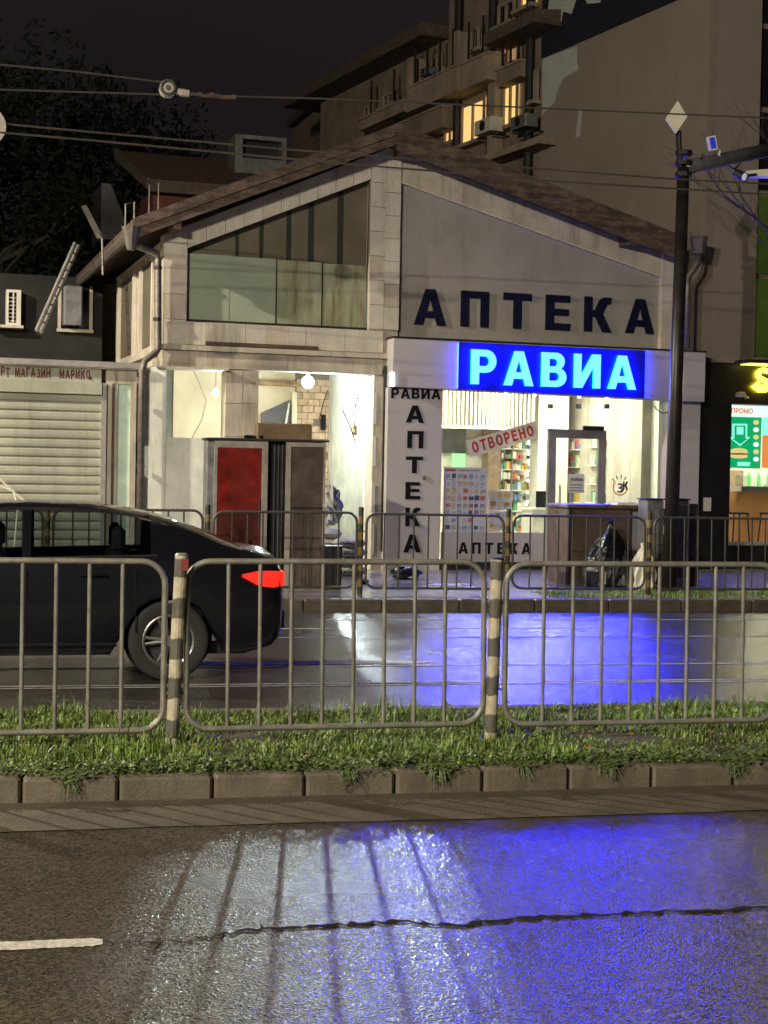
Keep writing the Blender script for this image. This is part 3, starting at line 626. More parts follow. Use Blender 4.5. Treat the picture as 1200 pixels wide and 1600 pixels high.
# lamps of the building site
def lamp_point(name, loc, W_, col, rad=.06):
    d = bpy.data.lights.new(name, 'POINT'); d.energy = W_; d.color = col; d.shadow_soft_size = rad
    o = bpy.data.objects.new(name, d); C.objects.link(o); o.location = loc; return o
def HW(v): return ROOT[H.name] @ Vector(v)
fl = hp(481,597,1.0); t = thing('work_lamp', 'glaring white work lamp hanging at the top of the wide opening', 'lamp', HW(fl), DEL)
MB().sphere((0,0,0), .105, 16, 10).build('bulb', emis('work_lamp_bulb', (.9, 1, .96), 30), t, smooth=True)
MB().tube([(0,0,.1),(0,0,.19)], .04, 10).build('socket', 'darkmetal', t); MB().tube([(0,0,.19),(0,.02,.35)], .008, 5).build('cord', 'darkmetal', t)
l1 = lamp_point('work_lamp_light', HW(fl+Vector((0,-.13,0))), 270, (.85, 1, .96), .1)
f2 = hp(337,614,1.3); t = thing('bare_bulb', 'bare bulb glowing inside the small window opening on the left', 'lamp', HW(f2), DEL)
MB().sphere((0,0,0), .055, 12, 8).build('bulb', emis('bulb_warm', (1, .9, .7), 12), t, smooth=True); MB().tube([(0,0,.05),(0,0,.12)], .02, 8).build('socket', 'darkmetal', t)
MB().tube([(0,0,.12),(0,0,.5)], .006, 5).build('cord', 'darkmetal', t)
lamp_point('bare_bulb_light', HW(f2+Vector((0,-.08,0))), 80, (1, .93, .78))
# floodlight beam of the work lamp towards the street
d = bpy.data.lights.new('work_lamp_beam', 'SPOT'); d.energy = 1500; d.color = (.8, .97, 1); d.spot_size = R_(54); d.spot_blend = .5; d.shadow_soft_size = .09
lo = bpy.data.objects.new('work_lamp_beam', d); C.objects.link(lo); lo.location = HW(fl+Vector((0,-.15,0)))
lo.rotation_euler = (Vector((8.8,8,0))-lo.location).to_track_quat('-Z','Y').to_euler()
# ---- pharmacy: fascia sign, pillar sign
SGY = -.34
sg = thing('pharmacy_sign', 'long pale fascia sign with glowing cyan pharmacy name', 'sign', HO, DEL)
a = hu(615,528,SGY); b = hu(1103,551,SGY); c = hu(1101,628,SGY); d_ = hu(612,604,SGY)
MB().prism([a, b, c, d_], SGY, .0).build('panel', 'white_panel', sg, bevel=.01)
MB().prism([(a[0]-.01,a[1]),(b[0]+.01,b[1]),(b[0]+.01,b[1]+.03),(a[0]-.01,a[1]+.03)], SGY-.01, .02).build('top_trim', 'darkmetal', sg)
M['neon'] = emis('blue_letter', (.22, .8, 225.0), 1.0); M['neon'].node_tree.nodes['Principled BSDF'].inputs['Base Color'].default_value = (.02, .1, .2, 1)
q0 = hu(735,600,SGY-.1); q1 = hu(993,609,SGY-.1); hh = hu(745,546,SGY-.1)[1]-q0[1]
M['neon_side'] = emis('blue_letter_side', (.0, .03, 1.0), 40.0)
put_word('РАВИА', q0[0], q1[0], SGY-.085, q0[1], q1[1], hh, .04, 'neon', sg, .93)
for o in sg.children:
    if o.name.startswith('letter'):
        o.data.materials.append(M['neon_side'])
        for p in o.data.polygons:
            if p.normal.y > -.5: p.material_index = 1
M['halo_blue'] = mat('blue_halo_paint', (.012, .014, .42), .35, var=.05)  # blue halo of the letters put into the colour of an added backing
xa, xb = q0[0]-.2, q1[0]+.2; zl = lambda x, k: (a[1], d_[1])[k]+((b[1], c[1])[k]-(a[1], d_[1])[k])*(x-a[0])/(b[0]-a[0])
MB().prism([(xa, zl(xa,0)-.02),(xb, zl(xb,0)-.02),(xb, zl(xb,1)+.012),(xa, zl(xa,1)+.012)], SGY-.055, SGY-.002).build('halo_backing', 'halo_blue', sg)
M['halo_edge'] = emis('halo_strip_glow', (.004, .012, 1.0), 60.0)
for x in (xa, xb): MB().box(x-.004, x+.004, SGY-.054, SGY-.003, zl(x,1)+.02, zl(x,0)-.03).build('added_halo_strip', 'halo_edge', sg)  # added glowing strips that carry the blue halo past the backing
for i, px in enumerate((790, 835, 905, 948)):
    p = hp(px, 622, -.2); MB().tube([(p.x,p.y,2.93),(p.x,p.y,2.975)], .03, 10).build('spot_lamp', emis('spot_lens', (1,.95,.8), 3), sg)
MB().tube([hp(614,582,SGY-.03), hp(614,604,SGY-.03)], .022, 8).build('tube_light', emis('tube_white', (.8,1,1), 5), sg)
PGY = -.2
ps = thing('pillar_sign', 'tall pale pillar board with black letters running downwards', 'sign', HO, DEL)
a = hu(606,605,PGY); b = hu(692,612,PGY)
MB().box(a[0], b[0], PGY, .36, -.02, a[1]).build('panel', 'white_panel', ps, bevel=.008)
p0 = hu(611,622,PGY); p1 = hu(688,624,PGY)
put_word('РАВИА', p0[0], p1[0], PGY-.001, p0[1], p1[1], .165, .012, 'black', ps, .95)
for ch, y0, y1, x0, x1 in (('А',633,660,634,662),('П',673,700,636,661),('Т',713,739,634,660),('Е',753,780,633,656),('К',793,822,633,656),('А',835,863,630,657)):
    l = hu(x0,y1,PGY); r = hu(x1,y1,PGY); tp = hu(x0,y0,PGY)
    put_letter(ch, l[0], PGY-.001, l[1], tp[1]-l[1], (r[0]-l[0])/((tp[1]-l[1])*GL[ch][0]), .012, 'black', ps)
MB().box(-1.32, -1.27, PGY-.03, PGY, hu(642,746)[1]-.03, hu(642,746)[1]+.03).build('bell_box', 'utility', ps)
# ---- pharmacy shop front
sx0, sx1 = -.86, 3.24
MB().box(sx0, 1.06, .04, .12, .12, .62).build('stall_riser', 'white_panel', H)
w0 = hu(716,865,.04); w1 = hu(829,866,.04)
put_word('АПТЕКА', w0[0], w1[0], .038, w0[1], w1[1], .19, .008, 'black', H, .9)
MB().box(sx0-.02, 3.3, -.1, .5, -.05, .12).build('plinth', 'darkmetal', H)
MB().box(1.2, 2.3, -.75, -.1, -.05, .06).build('step', 'pave', H)
MB().box(sx0, 1.06, .07, .085, .62, 2.97).build('shop_pane', 'glass', H)
MB().box(2.10, sx1-.02, .07, .085, .12, 2.97).build('shop_pane', 'glass', H)
MB().box(1.06, 2.10, .07, .085, 2.40, 2.97).build('shop_pane', 'glass', H)
MB().box(sx1-.02, 3.86, -.12, .4, -.02, 3.0).build('pilaster', 'white_panel', H)
df = MB()
dx0, dx1, dz = 1.04, 2.12, 2.40
for bxx in ((dx0,dx0+.14,.12,dz),(dx1-.14,dx1,.12,dz),(dx0+.14,dx1-.14,dz-.15,dz),(dx0+.14,dx1-.14,.12,.28)):
    df.box(bxx[0], bxx[1], .02, .10, bxx[2], bxx[3])
dr = df.build('door', 'door_grey', H)
MB().box(dx0+.14, dx1-.14, .055, .065, .28, dz-.15).build('pane', 'glass', dr)
MB().tube([(dx0+.2,-.03,.95),(dx0+.2,-.03,1.45)], .018, 8).build('handle', 'steel', dr)
MB().box(1.66, 2.05, -.03, .02, 2.40, 2.47).build('closer', 'darkmetal', dr)
# pharmacy room
PD = 3.7; FL = .12; CL = 3.2
MB().box(sx0, 3.2, PD, PD+.1, 0, 3.1).build('inner_wall', 'shopwhite', H)
MB().box(sx0-.05, sx0-.001, .37, PD, 0, 3.1).build('inner_wall', 'shopwhite', H)
MB().box(3.18, 3.23, .12, 1.0, 0, 2.98).build('inner_wall', 'shopwhite', H)
MB().box(sx0, 3.2, .13, PD, .06, FL).build('floor', 'shopwhite', H)
MB().box(sx0, 3.2, .14, PD, CL+.02, CL+.1).build('ceiling', 'shopwhite', H)
for k in range(3): MB().box(3.10, 3.17, 1.05+.17*k, 1.14+.17*k, FL, CL).build('wall_stripe', 'slatdark' if k != 1 else 'slat', H)
MB().box(3.15, 3.2, 1.0, PD, 0, CL).build('slat_wall', 'slatbrown', H)
for k in range(30):
    y = 1.65+k*.068
    MB().box(3.12, 3.15, y, y+.04, FL, CL).build('wall_slat', 'slatbrown', H)
M['niche'] = emis('niche_light', (1,.93,.75), 5)
for (yy0, yy1, z0, z1) in ((1.75,2.5,.4,2.5),(2.9,3.4,.4,2.45)):
    MB().box(3.085, 3.118, yy0, yy1, z0, z1).build('niche_back', 'shopwhite', H)
    MB().box(3.05, 3.08, yy1-.06, yy1-.01, z0, z1).build('niche_light', 'niche', H)
    for k in range(6):
        z = z0+(z1-z0)*k/6; MB().box(2.9, 3.083, yy0, yy1-.07, z, z+.02).build('niche_shelf', 'shopwhite', H)
# slatted bulkhead high on the back of the shop
by = 2.6; b0 = hu(696,640,by)[0]; b1 = hu(838,640,by)[0]; bz0 = hu(760,668,by)[1]; bz1 = CL
MB().box(b0-.1, b1, by+.05, by+.12, bz0, bz1).build('bulkhead', 'slatdark', H)
MB().box(b0-.1, b1, by-.01, by+.06, bz0-.03, bz0+.02).build('bulkhead_edge', 'slat', H)
ns = 22
for k in range(ns): MB().box(b0+(b1-b0)*k/ns, b0+(b1-b0)*k/ns+(b1-b0)/ns*.42, by-.005, by+.05, bz0+.02, bz1).build('slat', 'slat', H)
MB().box(hu(842,640,by+.3)[0], hu(889,640,by+.3)[0], by+.3, by+.7, 0, CL).build('column', 'shopwhite', H)
MB().box(hu(697,690,PD-.1)[0]-.2, hu(728,690,PD-.1)[0], PD-.1, PD-.02, hu(700,708,PD)[1], hu(700,670,PD)[1]).build('grey_cabinet', 'utility', H)
MB().box(hu(758,700,PD-.2)[0], hu(778,700,PD-.2)[0], PD-.35, PD-.05, 0, bz0).build('wood_pier', 'slatbrown', H)
scr = MB().box(hu(706,714,PD-.12)[0], hu(726,714,PD-.12)[0], PD-.16, PD-.12, hu(716,732,PD)[1], hu(716,709,PD)[1]).build('screen', emis('screen_green', (.5,1,.45), 1.0), H)
# lit shelves with stock
sh0, sh1 = hu(779,700,PD-.3)[0], hu(838,700,PD-.3)[0]
for k in range(10):
    z = .5+k*.2; MB().box(sh0, sh1, PD-.35, PD-.02, z, z+.02).build('shelf', 'glass' if k % 2 else 'shopwhite', H)
for px in (781, 799, 836): 
    u = hu(px,700,PD-.3)[0]; MB().box(u-.012, u+.012, PD-.36, PD-.02, .3, 2.4).build('shelf_post', 'slatdark', H)
    if px != 799: MB().box(u-.05*(1 if px>800 else -.3), u+.02, PD-.1, PD-.06, .5, 2.3).build('shelf_light', 'niche', H)
PC = [(.55,.5,.4),(.4,.1,.08),(.1,.3,.12),(.5,.35,.08),(.12,.2,.35),(.6,.6,.58),(.05,.06,.07),(.3,.45,.2),(.6,.58,.5),(.6,.6,.6)]
PM = [mat('product_%d' % i, c, .4) for i, c in enumerate(PC)]
stock = [MB() for _ in PC]
for k in range(10):
    u = sh0+.02
    while u < sh1-.05:
        w = random.uniform(.03,.08); h = random.uniform(.07,.165); random.choice(stock).box(u, u+w, PD-.33, PD-.2, .522+k*.2, .52+k*.2+h); u += w+random.uniform(.002,.02)
for (yy0, yy1, z0, z1) in ((1.75,2.5,.4,2.5),(2.9,3.4,.4,2.45)):
    for k in range(6):
        y = yy0+.03
        while y < yy1-.16:
            w = random.uniform(.03,.08); h = random.uniform(.08,.24); z = z0+(z1-z0)*k/6+.02; random.choice(stock).box(2.95, 3.06, y, y+w, z, z+h); y += w+random.uniform(.004,.03)
for i, s_ in enumerate(stock): tag(s_.build('stock', PM[i], H), kind='stuff')
# counter
cx0, cx1 = hu(829,780,1.6)[0], hu(900,780,1.6)[0]
MB().box(cx0, cx1, 1.5, 2.0, .12, .98).build('counter', 'shopwhite', H); MB().box(cx0-.04, cx1+.03, 1.45, 2.05, .98, 1.02).build('counter_top', 'shopwhite', H)
MB().box(hu(876,800,1.48)[0], hu(887,800,1.48)[0], 1.46, 1.495, .2, .92).build('green_panel', 'greenlit', H)
MB().box(cx0+.12, cx0+.34, 1.6, 1.64, 1.02, 1.32).build('till_screen', 'black', H)
for px, py in ((812,845),(820,850)):
    p = hp(px, py, .3); MB().tube([(p.x,p.y,p.z-.1),(p.x,p.y,p.z+.08)], .03, 8).build('green_bottle', 'greenlit', H)
MB().box(hu(692,840,.2)[0], hu(754,840,.2)[0], .2, .24, hu(720,838,.2)[1], hu(720,831,.2)[1]).build('window_shelf_light', emis('shelf_strip', (1,1,.85), .9), H)
M['panel_light'] = emis('ceiling_light', (1,.95,.83), 105)
for u in (-.2, 1.0, 2.2):
    for y in (.9, 2.2): MB().box(u-.25, u+.25, y-.12, y+.12, CL-.02, CL+.015).build('ceiling_light', 'panel_light', H)
for px in (904, 948, 860): 
    p = hp(px, 635, 1.2); MB().tube([(p.x,p.y,p.z-.04),(p.x,p.y,p.z+.04)], .05, 10).build('spot_fitting', 'black', H)
# print on the glass
def poster_mat(name, sc, cols, white=.62):
    m, n, l, b = newmat(name); b.inputs['Roughness'].default_value = .5
    tc = n.new('ShaderNodeTexCoord'); mp = n.new('ShaderNodeMapping'); mp.inputs['Rotation'].default_value = (R_(90),0,0); l.new(tc.outputs['Object'], mp.inputs[0])
    bk = n.new('ShaderNodeTexBrick'); bk.inputs['Scale'].default_value = sc; bk.inputs['Mortar Size'].default_value = .03; bk.inputs['Color1'].default_value = (0,0,0,1); bk.inputs['Color2'].default_value = (1,1,1,1); bk.inputs['Mortar'].default_value = (.5,.5,.5,1)
    l.new(mp.outputs[0], bk.inputs['Vector'])
    r = n.new('ShaderNodeValToRGB'); r.color_ramp.interpolation = 'CONSTANT'; e = r.color_ramp.elements
    stops = [(0,(white,white,white*.95))]+[(.3+.7*i/len(cols), c) for i, c in enumerate(cols)]
    e[0].position = 0; e[0].color = (*stops[0][1],1); e[1].position = stops[1][0]; e[1].color = (*stops[1][1],1)
    for p, c in stops[2:]: x = e.new(p); x.color = (*c,1)
    l.new(bk.outputs[0], r.inputs[0])
    ns = n.new('ShaderNodeTexNoise'); ns.inputs['Scale'].default_value = sc*3; l.new(mp.outputs[0], ns.inputs['Vector'])
    r2 = n.new('ShaderNodeValToRGB'); r2.color_ramp.elements[0].position = .42; r2.color_ramp.elements[1].position = .5; l.new(ns.outputs[0], r2.inputs[0])
    mx = n.new('ShaderNodeMix'); mx.data_type = 'RGBA'; l.new(r2.outputs[0], mx.inputs[0]); mx.inputs[6].default_value = (white,white,white*.97,1); l.new(r.outputs[0], mx.inputs[7])
    l.new(mx.outputs[2], b.inputs['Base Color']); b.inputs['Emission Strength'].default_value = 0; return m
def sheet(name, px0, py0, px1, py1, w, m, label, cat):
    a = hu(px0,py1,w); b = hu(px1,py0,w); o = thing(name, label, cat, HW((a[0],w,a[1])), DEL)
    MB().box(0, b[0]-a[0], -.004, .004, 0, b[1]-a[1]).build('sheet', m, o); return o, b[0]-a[0], b[1]-a[1]
M['posterwhite'] = mat('poster_white', (.55,.55,.57), .5, var=.04)
PCOL = [(.22,.27,.4),(.35,.4,.5),(.42,.32,.33),(.06,.08,.16),(.45,.45,.47),(.3,.36,.3),(.4,.14,.14),(.45,.38,.2)]
PMT = [mat('poster_ink_%d' % i, c, .5, var=.3, scale=30) for i, c in enumerate(PCOL)]
PYL = [mat('poster_yellow_%d' % i, c, .5, var=.3, scale=30) for i, c in enumerate([(.45,.3,.05),(.5,.4,.1),(.5,.46,.35),(.3,.2,.06),(.25,.25,.28)])]
def collage(o, x0, x1, z0, z1, nx, nz, mats, fill=.8):
    mbs = [MB() for _ in mats]; cw, ch = (x1-x0)/nx, (z1-z0)/nz
    for i in range(nx):
        for j in range(nz):
            if random.random() > fill: continue
            x, z = x0+i*cw, z0+j*ch; k = random.randrange(len(mats)); w_, h_ = cw*random.uniform(.6,.92), ch*random.uniform(.45,.66)
            mbs[k].box(x+cw*.06, x+cw*.06+w_, -.0062, -.0042, z+ch*.32, z+ch*.32+h_)
            for q in range(2): mbs[random.randrange(len(mats))].box(x+cw*.06, x+cw*random.uniform(.4,.9), -.0062, -.0042, z+ch*(.06+.11*q), z+ch*(.12+.11*q))
    for k, b in enumerate(mbs):
        if b.v: tag(b.build('print', mats[k], o), kind='stuff')
o, w_, h_ = sheet('poster', 692, 731, 762, 836, .055, 'posterwhite', 'large offer poster crowded with small pictures behind the shop glass', 'poster')
MB().box(.03, .2, -.007, -.004, h_-.07, h_-.03).build('heading_block', 'redprint', o); text_obj('Седмични оферти', .24, -.006, h_-.065, .045, 'greyprint', o)
collage(o, .03, w_-.03, .06, h_-.1, 7, 8, PMT, .95)
o, w_, h_ = sheet('poster', 763, 767, 800, 797, .055, 'posterwhite', 'small yellow poster at the right of the large offer poster', 'poster'); collage(o, .02, w_-.02, .02, h_-.02, 3, 2, PYL, 1)
o, w_, h_ = sheet('poster', 763, 799, 800, 828, .055, 'posterwhite', 'small mixed poster below the yellow one', 'poster'); collage(o, .02, w_-.02, .02, h_-.02, 4, 3, PMT+PYL)
o, w_, h_ = sheet('notice', 888, 741, 913, 770, .0, 'paper', 'pale paper notice with dark lines on the glass door', 'notice')
text_obj('РАВИА', .03, -.006, h_-.12, .07, 'greyprint', o, bold=.002)
for k in range(3): MB().box(.02, w_-.03-.02*(k % 2), -.0062, -.004, .03+k*.05, .045+k*.05).build('text_line', 'greyprint', o)
# banner ОТВОРЕНО
a = hp(728,689,.05); b = hp(832,659,.05); ang = math.atan2(b.z-a.z, b.x-a.x)
bn = thing('open_banner', 'tilted white banner with red capitals hung in the shop window', 'banner', HW((a.x,.05,a.z)), DEL)
Lb = math.hypot(b.x-a.x, b.z-a.z)+.04; hb = .29; c, s = math.cos(ang), math.sin(ang)
tr = lambda x, z: (x*c-z*s, x*s+z*c)
MB().prism([tr(0,-hb), tr(Lb,-hb), tr(Lb,0), tr(0,0)], -.012, -.004).build('sheet', 'signwhite', bn)
word = 'ОТВОРЕНО'; ws = [GL[k][0] for k in word]; hl = .19; k_ = .66; tot = sum(ws)*hl*k_; gp = (Lb-.14-tot)/7; x = .07
for ch in word:
    vs, fs, w = letter_mesh(ch, hl, k_, .004); mb = MB(); mb.add([(*(lambda q: (q[0], -.0125+vv[1], q[1]))(tr(x+vv[0], -hb+.055+vv[2])),) for vv in vs], fs); mb.build('letter', 'redprint', bn); x += w+gp
# health mark on the pane: ring with a three and small rays
e_ = hp(969,762,.05); em = thing('health_mark', 'round orange and black emblem stuck on the shop glass', 'emblem', HW(e_), DEL)
MB().tube([(.13*math.cos(R_(q)),0,.13*math.sin(R_(q))) for q in range(130,385,15)], .012, 5).build('ring', 'orangeprint', em)
put_letter('З', -.07, 0, -.09, .17, 1.0, .006, 'greyprint', em, name='figure')
put_letter('К', .05, -.004, -.04, .15, .7, .006, 'muralnavy', em, name='figure')
for q in (60,85,110,135): MB().tube([(.16*math.cos(R_(q)),0,.16*math.sin(R_(q))),(.22*math.cos(R_(q)),0,.22*math.sin(R_(q)))], .01, 5).build('ray', 'greyprint', em)
# cable loop at the right end of the sign
MB().tube([hp(1020,632,-.1), hp(1026,640,-.12), hp(1036,646,-.12), hp(1044,644,-.12)], .008, 5).build('loose_cable', 'darkmetal', H)
# right eave hopper and down pipe behind the street pole
q = hp(1092,372,-.3); MB().tube([(q.x,q.y,q.z+.02),(q.x,q.y,q.z-.28)], [.16,.11], 10).build('hopper', 'pipe', H)
MB().tube([(q.x,q.y,q.z-.26),(q.x-.02,q.y,q.z-.45),(q.x-.2,q.y,q.z-.7),(q.x-.2,q.y,3.85)], .06, 10).build('down_pipe', 'pipe', H, smooth=True)
# ================================================================== LEFT KIOSK WITH SHUTTER
K = thing('shutter_kiosk', 'low art shop kiosk with a closed roller shutter and hand painted sign', 'kiosk', HO, DEL)
kx0, kx1, ks = -11.5, -6.02, -6.57
MB().box(kx0, kx1+.05, -.08, 3.0, 3.12, 3.22).build('roof', 'stone2', K); MB().box(kx0, kx1+.06, -.12, -.08, 3.14, 3.23).build('roof_edge', 'alu', K)
MB().box(kx0, ks, -.02, .3, 2.9, 3.12).build('sign_board', 'shutter', K); MB().box(kx0, ks, -.10, .05, 2.72, 2.9).build('shutter_box', 'shutter', K)
mb = MB(); word = 'АРТ МАГАЗИН  МАРИКО'; z = hu(60,585)[1]; x = hu(-8,585)[0]; hl = .145
xe = hu(143,588)[0]; tot = sum(GL[c][0] if c != ' ' else .7 for c in word); k_ = (xe-x)/(tot*hl*1.25)
for ch in word:
    if ch == ' ': x += .7*hl*k_*1.25; continue
    o, w = put_letter(ch, x, -.021, z-.05+random.uniform(-.008,.008), hl*random.uniform(.93,1.05), k_, .004, 'signred', K, shear=0, name='painted_letter'); x += w*1.25
sl = None; zz = .05; n = 0
while zz < 2.72:
    poly = [(0,0),(-.02,.012),(-.026,.05),(-.02,.105),(-.002,.127),(.0,.135)]
    if sl is None:
        mb = MB()
        for (a, b), (c, d_) in zip(poly[:-1], poly[1:]): mb.add([(kx0,a,b),(ks,a,b),(ks,c,d_),(kx0,c,d_)], [(0,1,2,3)])
        sl = mb.build('shutter_slat', 'shutter', K); sl.location = (0,0,zz)
    else: s2 = sl.copy(); C.objects.link(s2); s2.parent = K; s2.location = (0,random.uniform(-.002,.002),zz)
    zz += .1415
MB().box(kx0, ks, .01, .05, 0, 2.72).build('shutter_backing', 'grout', K)
MB().box(ks, ks+.08, -.06, .3, 0, 2.9).build('guide_rail', 'alu', K); MB().box(ks+.08, ks+.26, -.0, .3, 0, 3.12).build('pier', 'stone2', K)
wa, wb = hu(177,700)[0], hu(203,700)[0]
MB().box(ks+.26, wa+.02, .02, .3, 0, 3.12).build('pier', 'stone2', K)
MB().box(wb, kx1, .0, .3, 0, 3.12).build('pier', 'stone2', K); MB().box(wa, wb, .0, .3, hu(190,600)[1], 3.12).build('lintel', 'stone2', K)
MB().box(wa, wb, .05, .08, .3, hu(190,600)[1]).build('side_pane', mat('frosted_lit', (.42,.52,.42), .5, emit=(.6,.85,.65), estr=.10), K)
MB().box(wa-.03, wa+.01, -.01, .05, .3, hu(190,600)[1]).build('pane_frame', 'soffit', K)
MB().box(wa, wb, .0, .3, 0, .3).build('low_wall', 'stone2', K)
MB().box(kx1-.04, kx1+.05, .3, 3, 0, 3.12).build('wall', 'stone2', K); MB().box(kx0, kx1, 2.9, 3, 0, 3.12).build('wall', 'stone2', K)
MB().box(-6.0, -5.9, -.03, .03, 2.0, 3.1).build('broken_trim', 'rust', K); MB().box(-6.0, -5.92, -.03, .03, .6, 1.5).build('broken_trim', 'rust', K)
MB().tube([hp(141,591,-.12), hp(141,591,-.10)], .03, 8).build('bolt', 'darkmetal', K)
# ================================================================== REAR BUILDINGS ON THE LEFT
B = thing('rear_house', 'dark rear house with a tiled roof and pale fascia behind the gable', 'house', HO, DEL)
yb = 9.0
a = hu(236,282,yb); b = hu(420,272,yb); r0 = hu(215,238,yb+3); r1 = hu(430,240,yb+3)
r1x = b[0]+3
MB().add([(a[0],yb,a[1]),(r1x,yb,a[1]),(r1x,yb+3,r0[1]),(a[0]-.3,yb+3,r0[1]),(a[0],yb,a[1]-.1),(r1x,yb,a[1]-.1),(r1x,yb+3,r0[1]-.1),(a[0]-.3,yb+3,r0[1]-.1)], [(0,1,2,3),(4,7,6,5),(0,4,5,1),(1,5,6,2),(2,6,7,3),(3,7,4,0)]).build('roof', 'tileroof', B)
MB().box(a[0]-.05, r1x, yb-.06, yb-.0, a[1]-.24, a[1]+.02).build('fascia_board', 'soffit', B)
MB().hexa([(a[0]-.1,yb-.06,a[1]-.2),(a[0]-.02,yb-.06,a[1]-.2),(a[0]-.3,yb+3,r0[1]-.2),(a[0]-.38,yb+3,r0[1]-.2),(a[0]-.1,yb-.06,a[1]+.05),(a[0]-.02,yb-.06,a[1]+.05),(a[0]-.3,yb+3,r0[1]+.05),(a[0]-.38,yb+3,r0[1]+.05)]).build('verge_board', 'soffit', B)
MB().box(a[0]+.1, r1x, yb+.3, yb+3, 0, a[1]-.1).build('wall', mat('rear_red_wall', (.12,.045,.03), .9, var=.3), B)
c0 = hu(182,330,yb+1); MB().hexa([(c0[0]-.4,yb+.5,c0[1]-.7),(c0[0]+.3,yb+.5,c0[1]-.7),(c0[0]+.3,yb+2,c0[1]-.7),(c0[0]-.4,yb+2,c0[1]-.7),(c0[0]-.4,yb+.5,c0[1]+.5),(c0[0]-.2,yb+.5,c0[1]+.5),(c0[0]-.2,yb+2,c0[1]+.5),(c0[0]-.4,yb+2,c0[1]+.5)]).build('dormer', 'darkpanel', B)
a = hu(367,245,yb+1.5); b = hu(448,216,yb+1.5)
v = thing('roof_box', 'pale open metal box standing on the dark rear roof', 'roof vent', HW((a[0],yb+1.5,a[1]-.35)), DEL)
wv, hv = b[0]-a[0], b[1]-a[1]+.35
for q in ((0,.18,0,hv),(wv-.1,wv,0,hv),(.18,wv-.1,hv-.09,hv),(.18,wv-.1,0,.35)): MB().box(q[0], q[1], 0, .8, q[2], q[3]).build('frame', 'utility', v)
MB().box(.18, wv-.1, .3, .35, .35, hv-.09).build('back', 'darkmetal', v)
B2 = thing('back_wall_building', 'dark windowed building behind the kiosk roof', 'building', HO, DEL)
y2 = 6.0
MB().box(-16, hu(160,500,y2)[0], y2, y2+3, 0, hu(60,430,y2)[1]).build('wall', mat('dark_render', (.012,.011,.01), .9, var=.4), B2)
a = hu(92,514,y2); b = hu(142,448,y2); wn = MB().box(a[0], b[0], y2-.05, y2-.002, a[1], b[1]).build('window', 'darkwin', B2)
MB().box(a[0]-.05, b[0]+.05, y2-.12, y2-.052, a[1]-.06, a[1]).build('sill', 'stone2', wn)
for u in (a[0], b[0]): MB().box(u-.03, u+.03, y2-.09, y2-.052, a[1], b[1]).build('frame', 'stone2', wn)
p = hu(96,512,y2); e = hu(126,450,y2)
v = thing('meter_cabinet', 'dull grey wall cabinet under the eaves behind the kiosk', 'cabinet', HW((p[0],y2-.4,p[1])), DEL)
MB().cbox(0, e[0]-p[0], 0, .3, .03, e[1]-p[1], .03).build('body', 'utility', v); MB().box(.03, e[0]-p[0]-.03, -.015, -.002, .08, e[1]-p[1]-.06).build('door', 'utility', v)
p = hu(8,510,y2); e = hu(31,456,y2)
v = thing('window_grille', 'small white louvred wall unit at the left, above the kiosk', 'wall unit', HW((p[0],y2-.3,p[1])), DEL)
wv, hv = e[0]-p[0], e[1]-p[1]
for q in ((0,.04,0,hv),(wv-.08,wv,0,hv),(.04,wv-.08,0,.05),(.04,wv-.08,hv-.05,hv),(wv*.44,wv*.52,.05,hv-.05)): MB().box(q[0], q[1], 0, .28, q[2], q[3]).build('frame', 'ac', v)
MB().box(.04, wv-.08, .2, .26, .05, hv-.05).build('back', 'darkmetal', v)
for k in range(7): MB().box(.04, wv-.08, .05, .16, .08+k*(hv-.16)/7, .1+k*(hv-.16)/7).build('louvre', 'ac', v)
MB().box(-.3, wv+.05, -.05, .28, -.05, -.0).build('sill', 'stone2', v)
# ladder leaning in the dark
a = hp(57,516,2.0); b = hp(117,380,3.2)
ld = thing('ladder', 'pale aluminium ladder leaning in the dark above the kiosk roof', 'ladder', HW(a), DEL)
dv_ = b-a
for dx in (0, .10): 
    MB().tube([(dx,dx*3,0), (dv_.x+dx,dv_.y+dx*3,dv_.z)], .035, 6).build('stile', 'alu', ld)
for k in range(1, 10):
    q = dv_*(k/10); MB().tube([(q.x,q.y,q.z),(q.x+.1,q.y+.3,q.z)], .015, 6).build('rung', 'darkmetal', ld)
# roof rails and an aerial
for px0, py0, px1, py1, w, lab in ((196,352,210,320,.6,'small metal hoop rail at the eave nearest the drain hopper'),(233,330,248,290,1.6,'taller metal hoop rail below the rear roof fascia')):
    a = hp(px0,py0,w); b = hp(px1,py1,w); t = thing('hoop_rail', lab, 'rail', HW(a), DEL); d_ = b-a
    MB().tube([(0,0,-.25),(0,0,d_.z),(d_.x,0,d_.z+.05),(d_.x,0,-.25)], .018, 6).build('hoop', 'pipe', t)
a = hp(152,372,1.5); t = thing('dish_aerial', 'pale tilted aerial plate on a thin mast by the left eave', 'aerial', HW(a), DEL)
b = hp(133,322,1.5)-a; MB().tube([(.1,0,-.6),(.08,0,0),(0,0,.1)], .02, 6).build('mast', 'pipe', t)
MB().hexa([Vector((0,0,0)),Vector((.12,0,-.02)),Vector((.12,.05,-.02)),Vector((0,.05,0)),b+Vector((-.06,0,0)),b+Vector((.02,0,.02)),b+Vector((.02,.05,.02)),b+Vector((-.06,.05,0))]).build('plate', 'pipe', t)
# ================================================================== APARTMENT BLOCK (right, behind)
AA = DEL+R_(8.6)
corner = HW((4.08, .25, 0)); A = thing('apartment_block', 'tall brown apartment block with blank end wall and lit windows', 'building', (corner.x,corner.y,.15), AA)
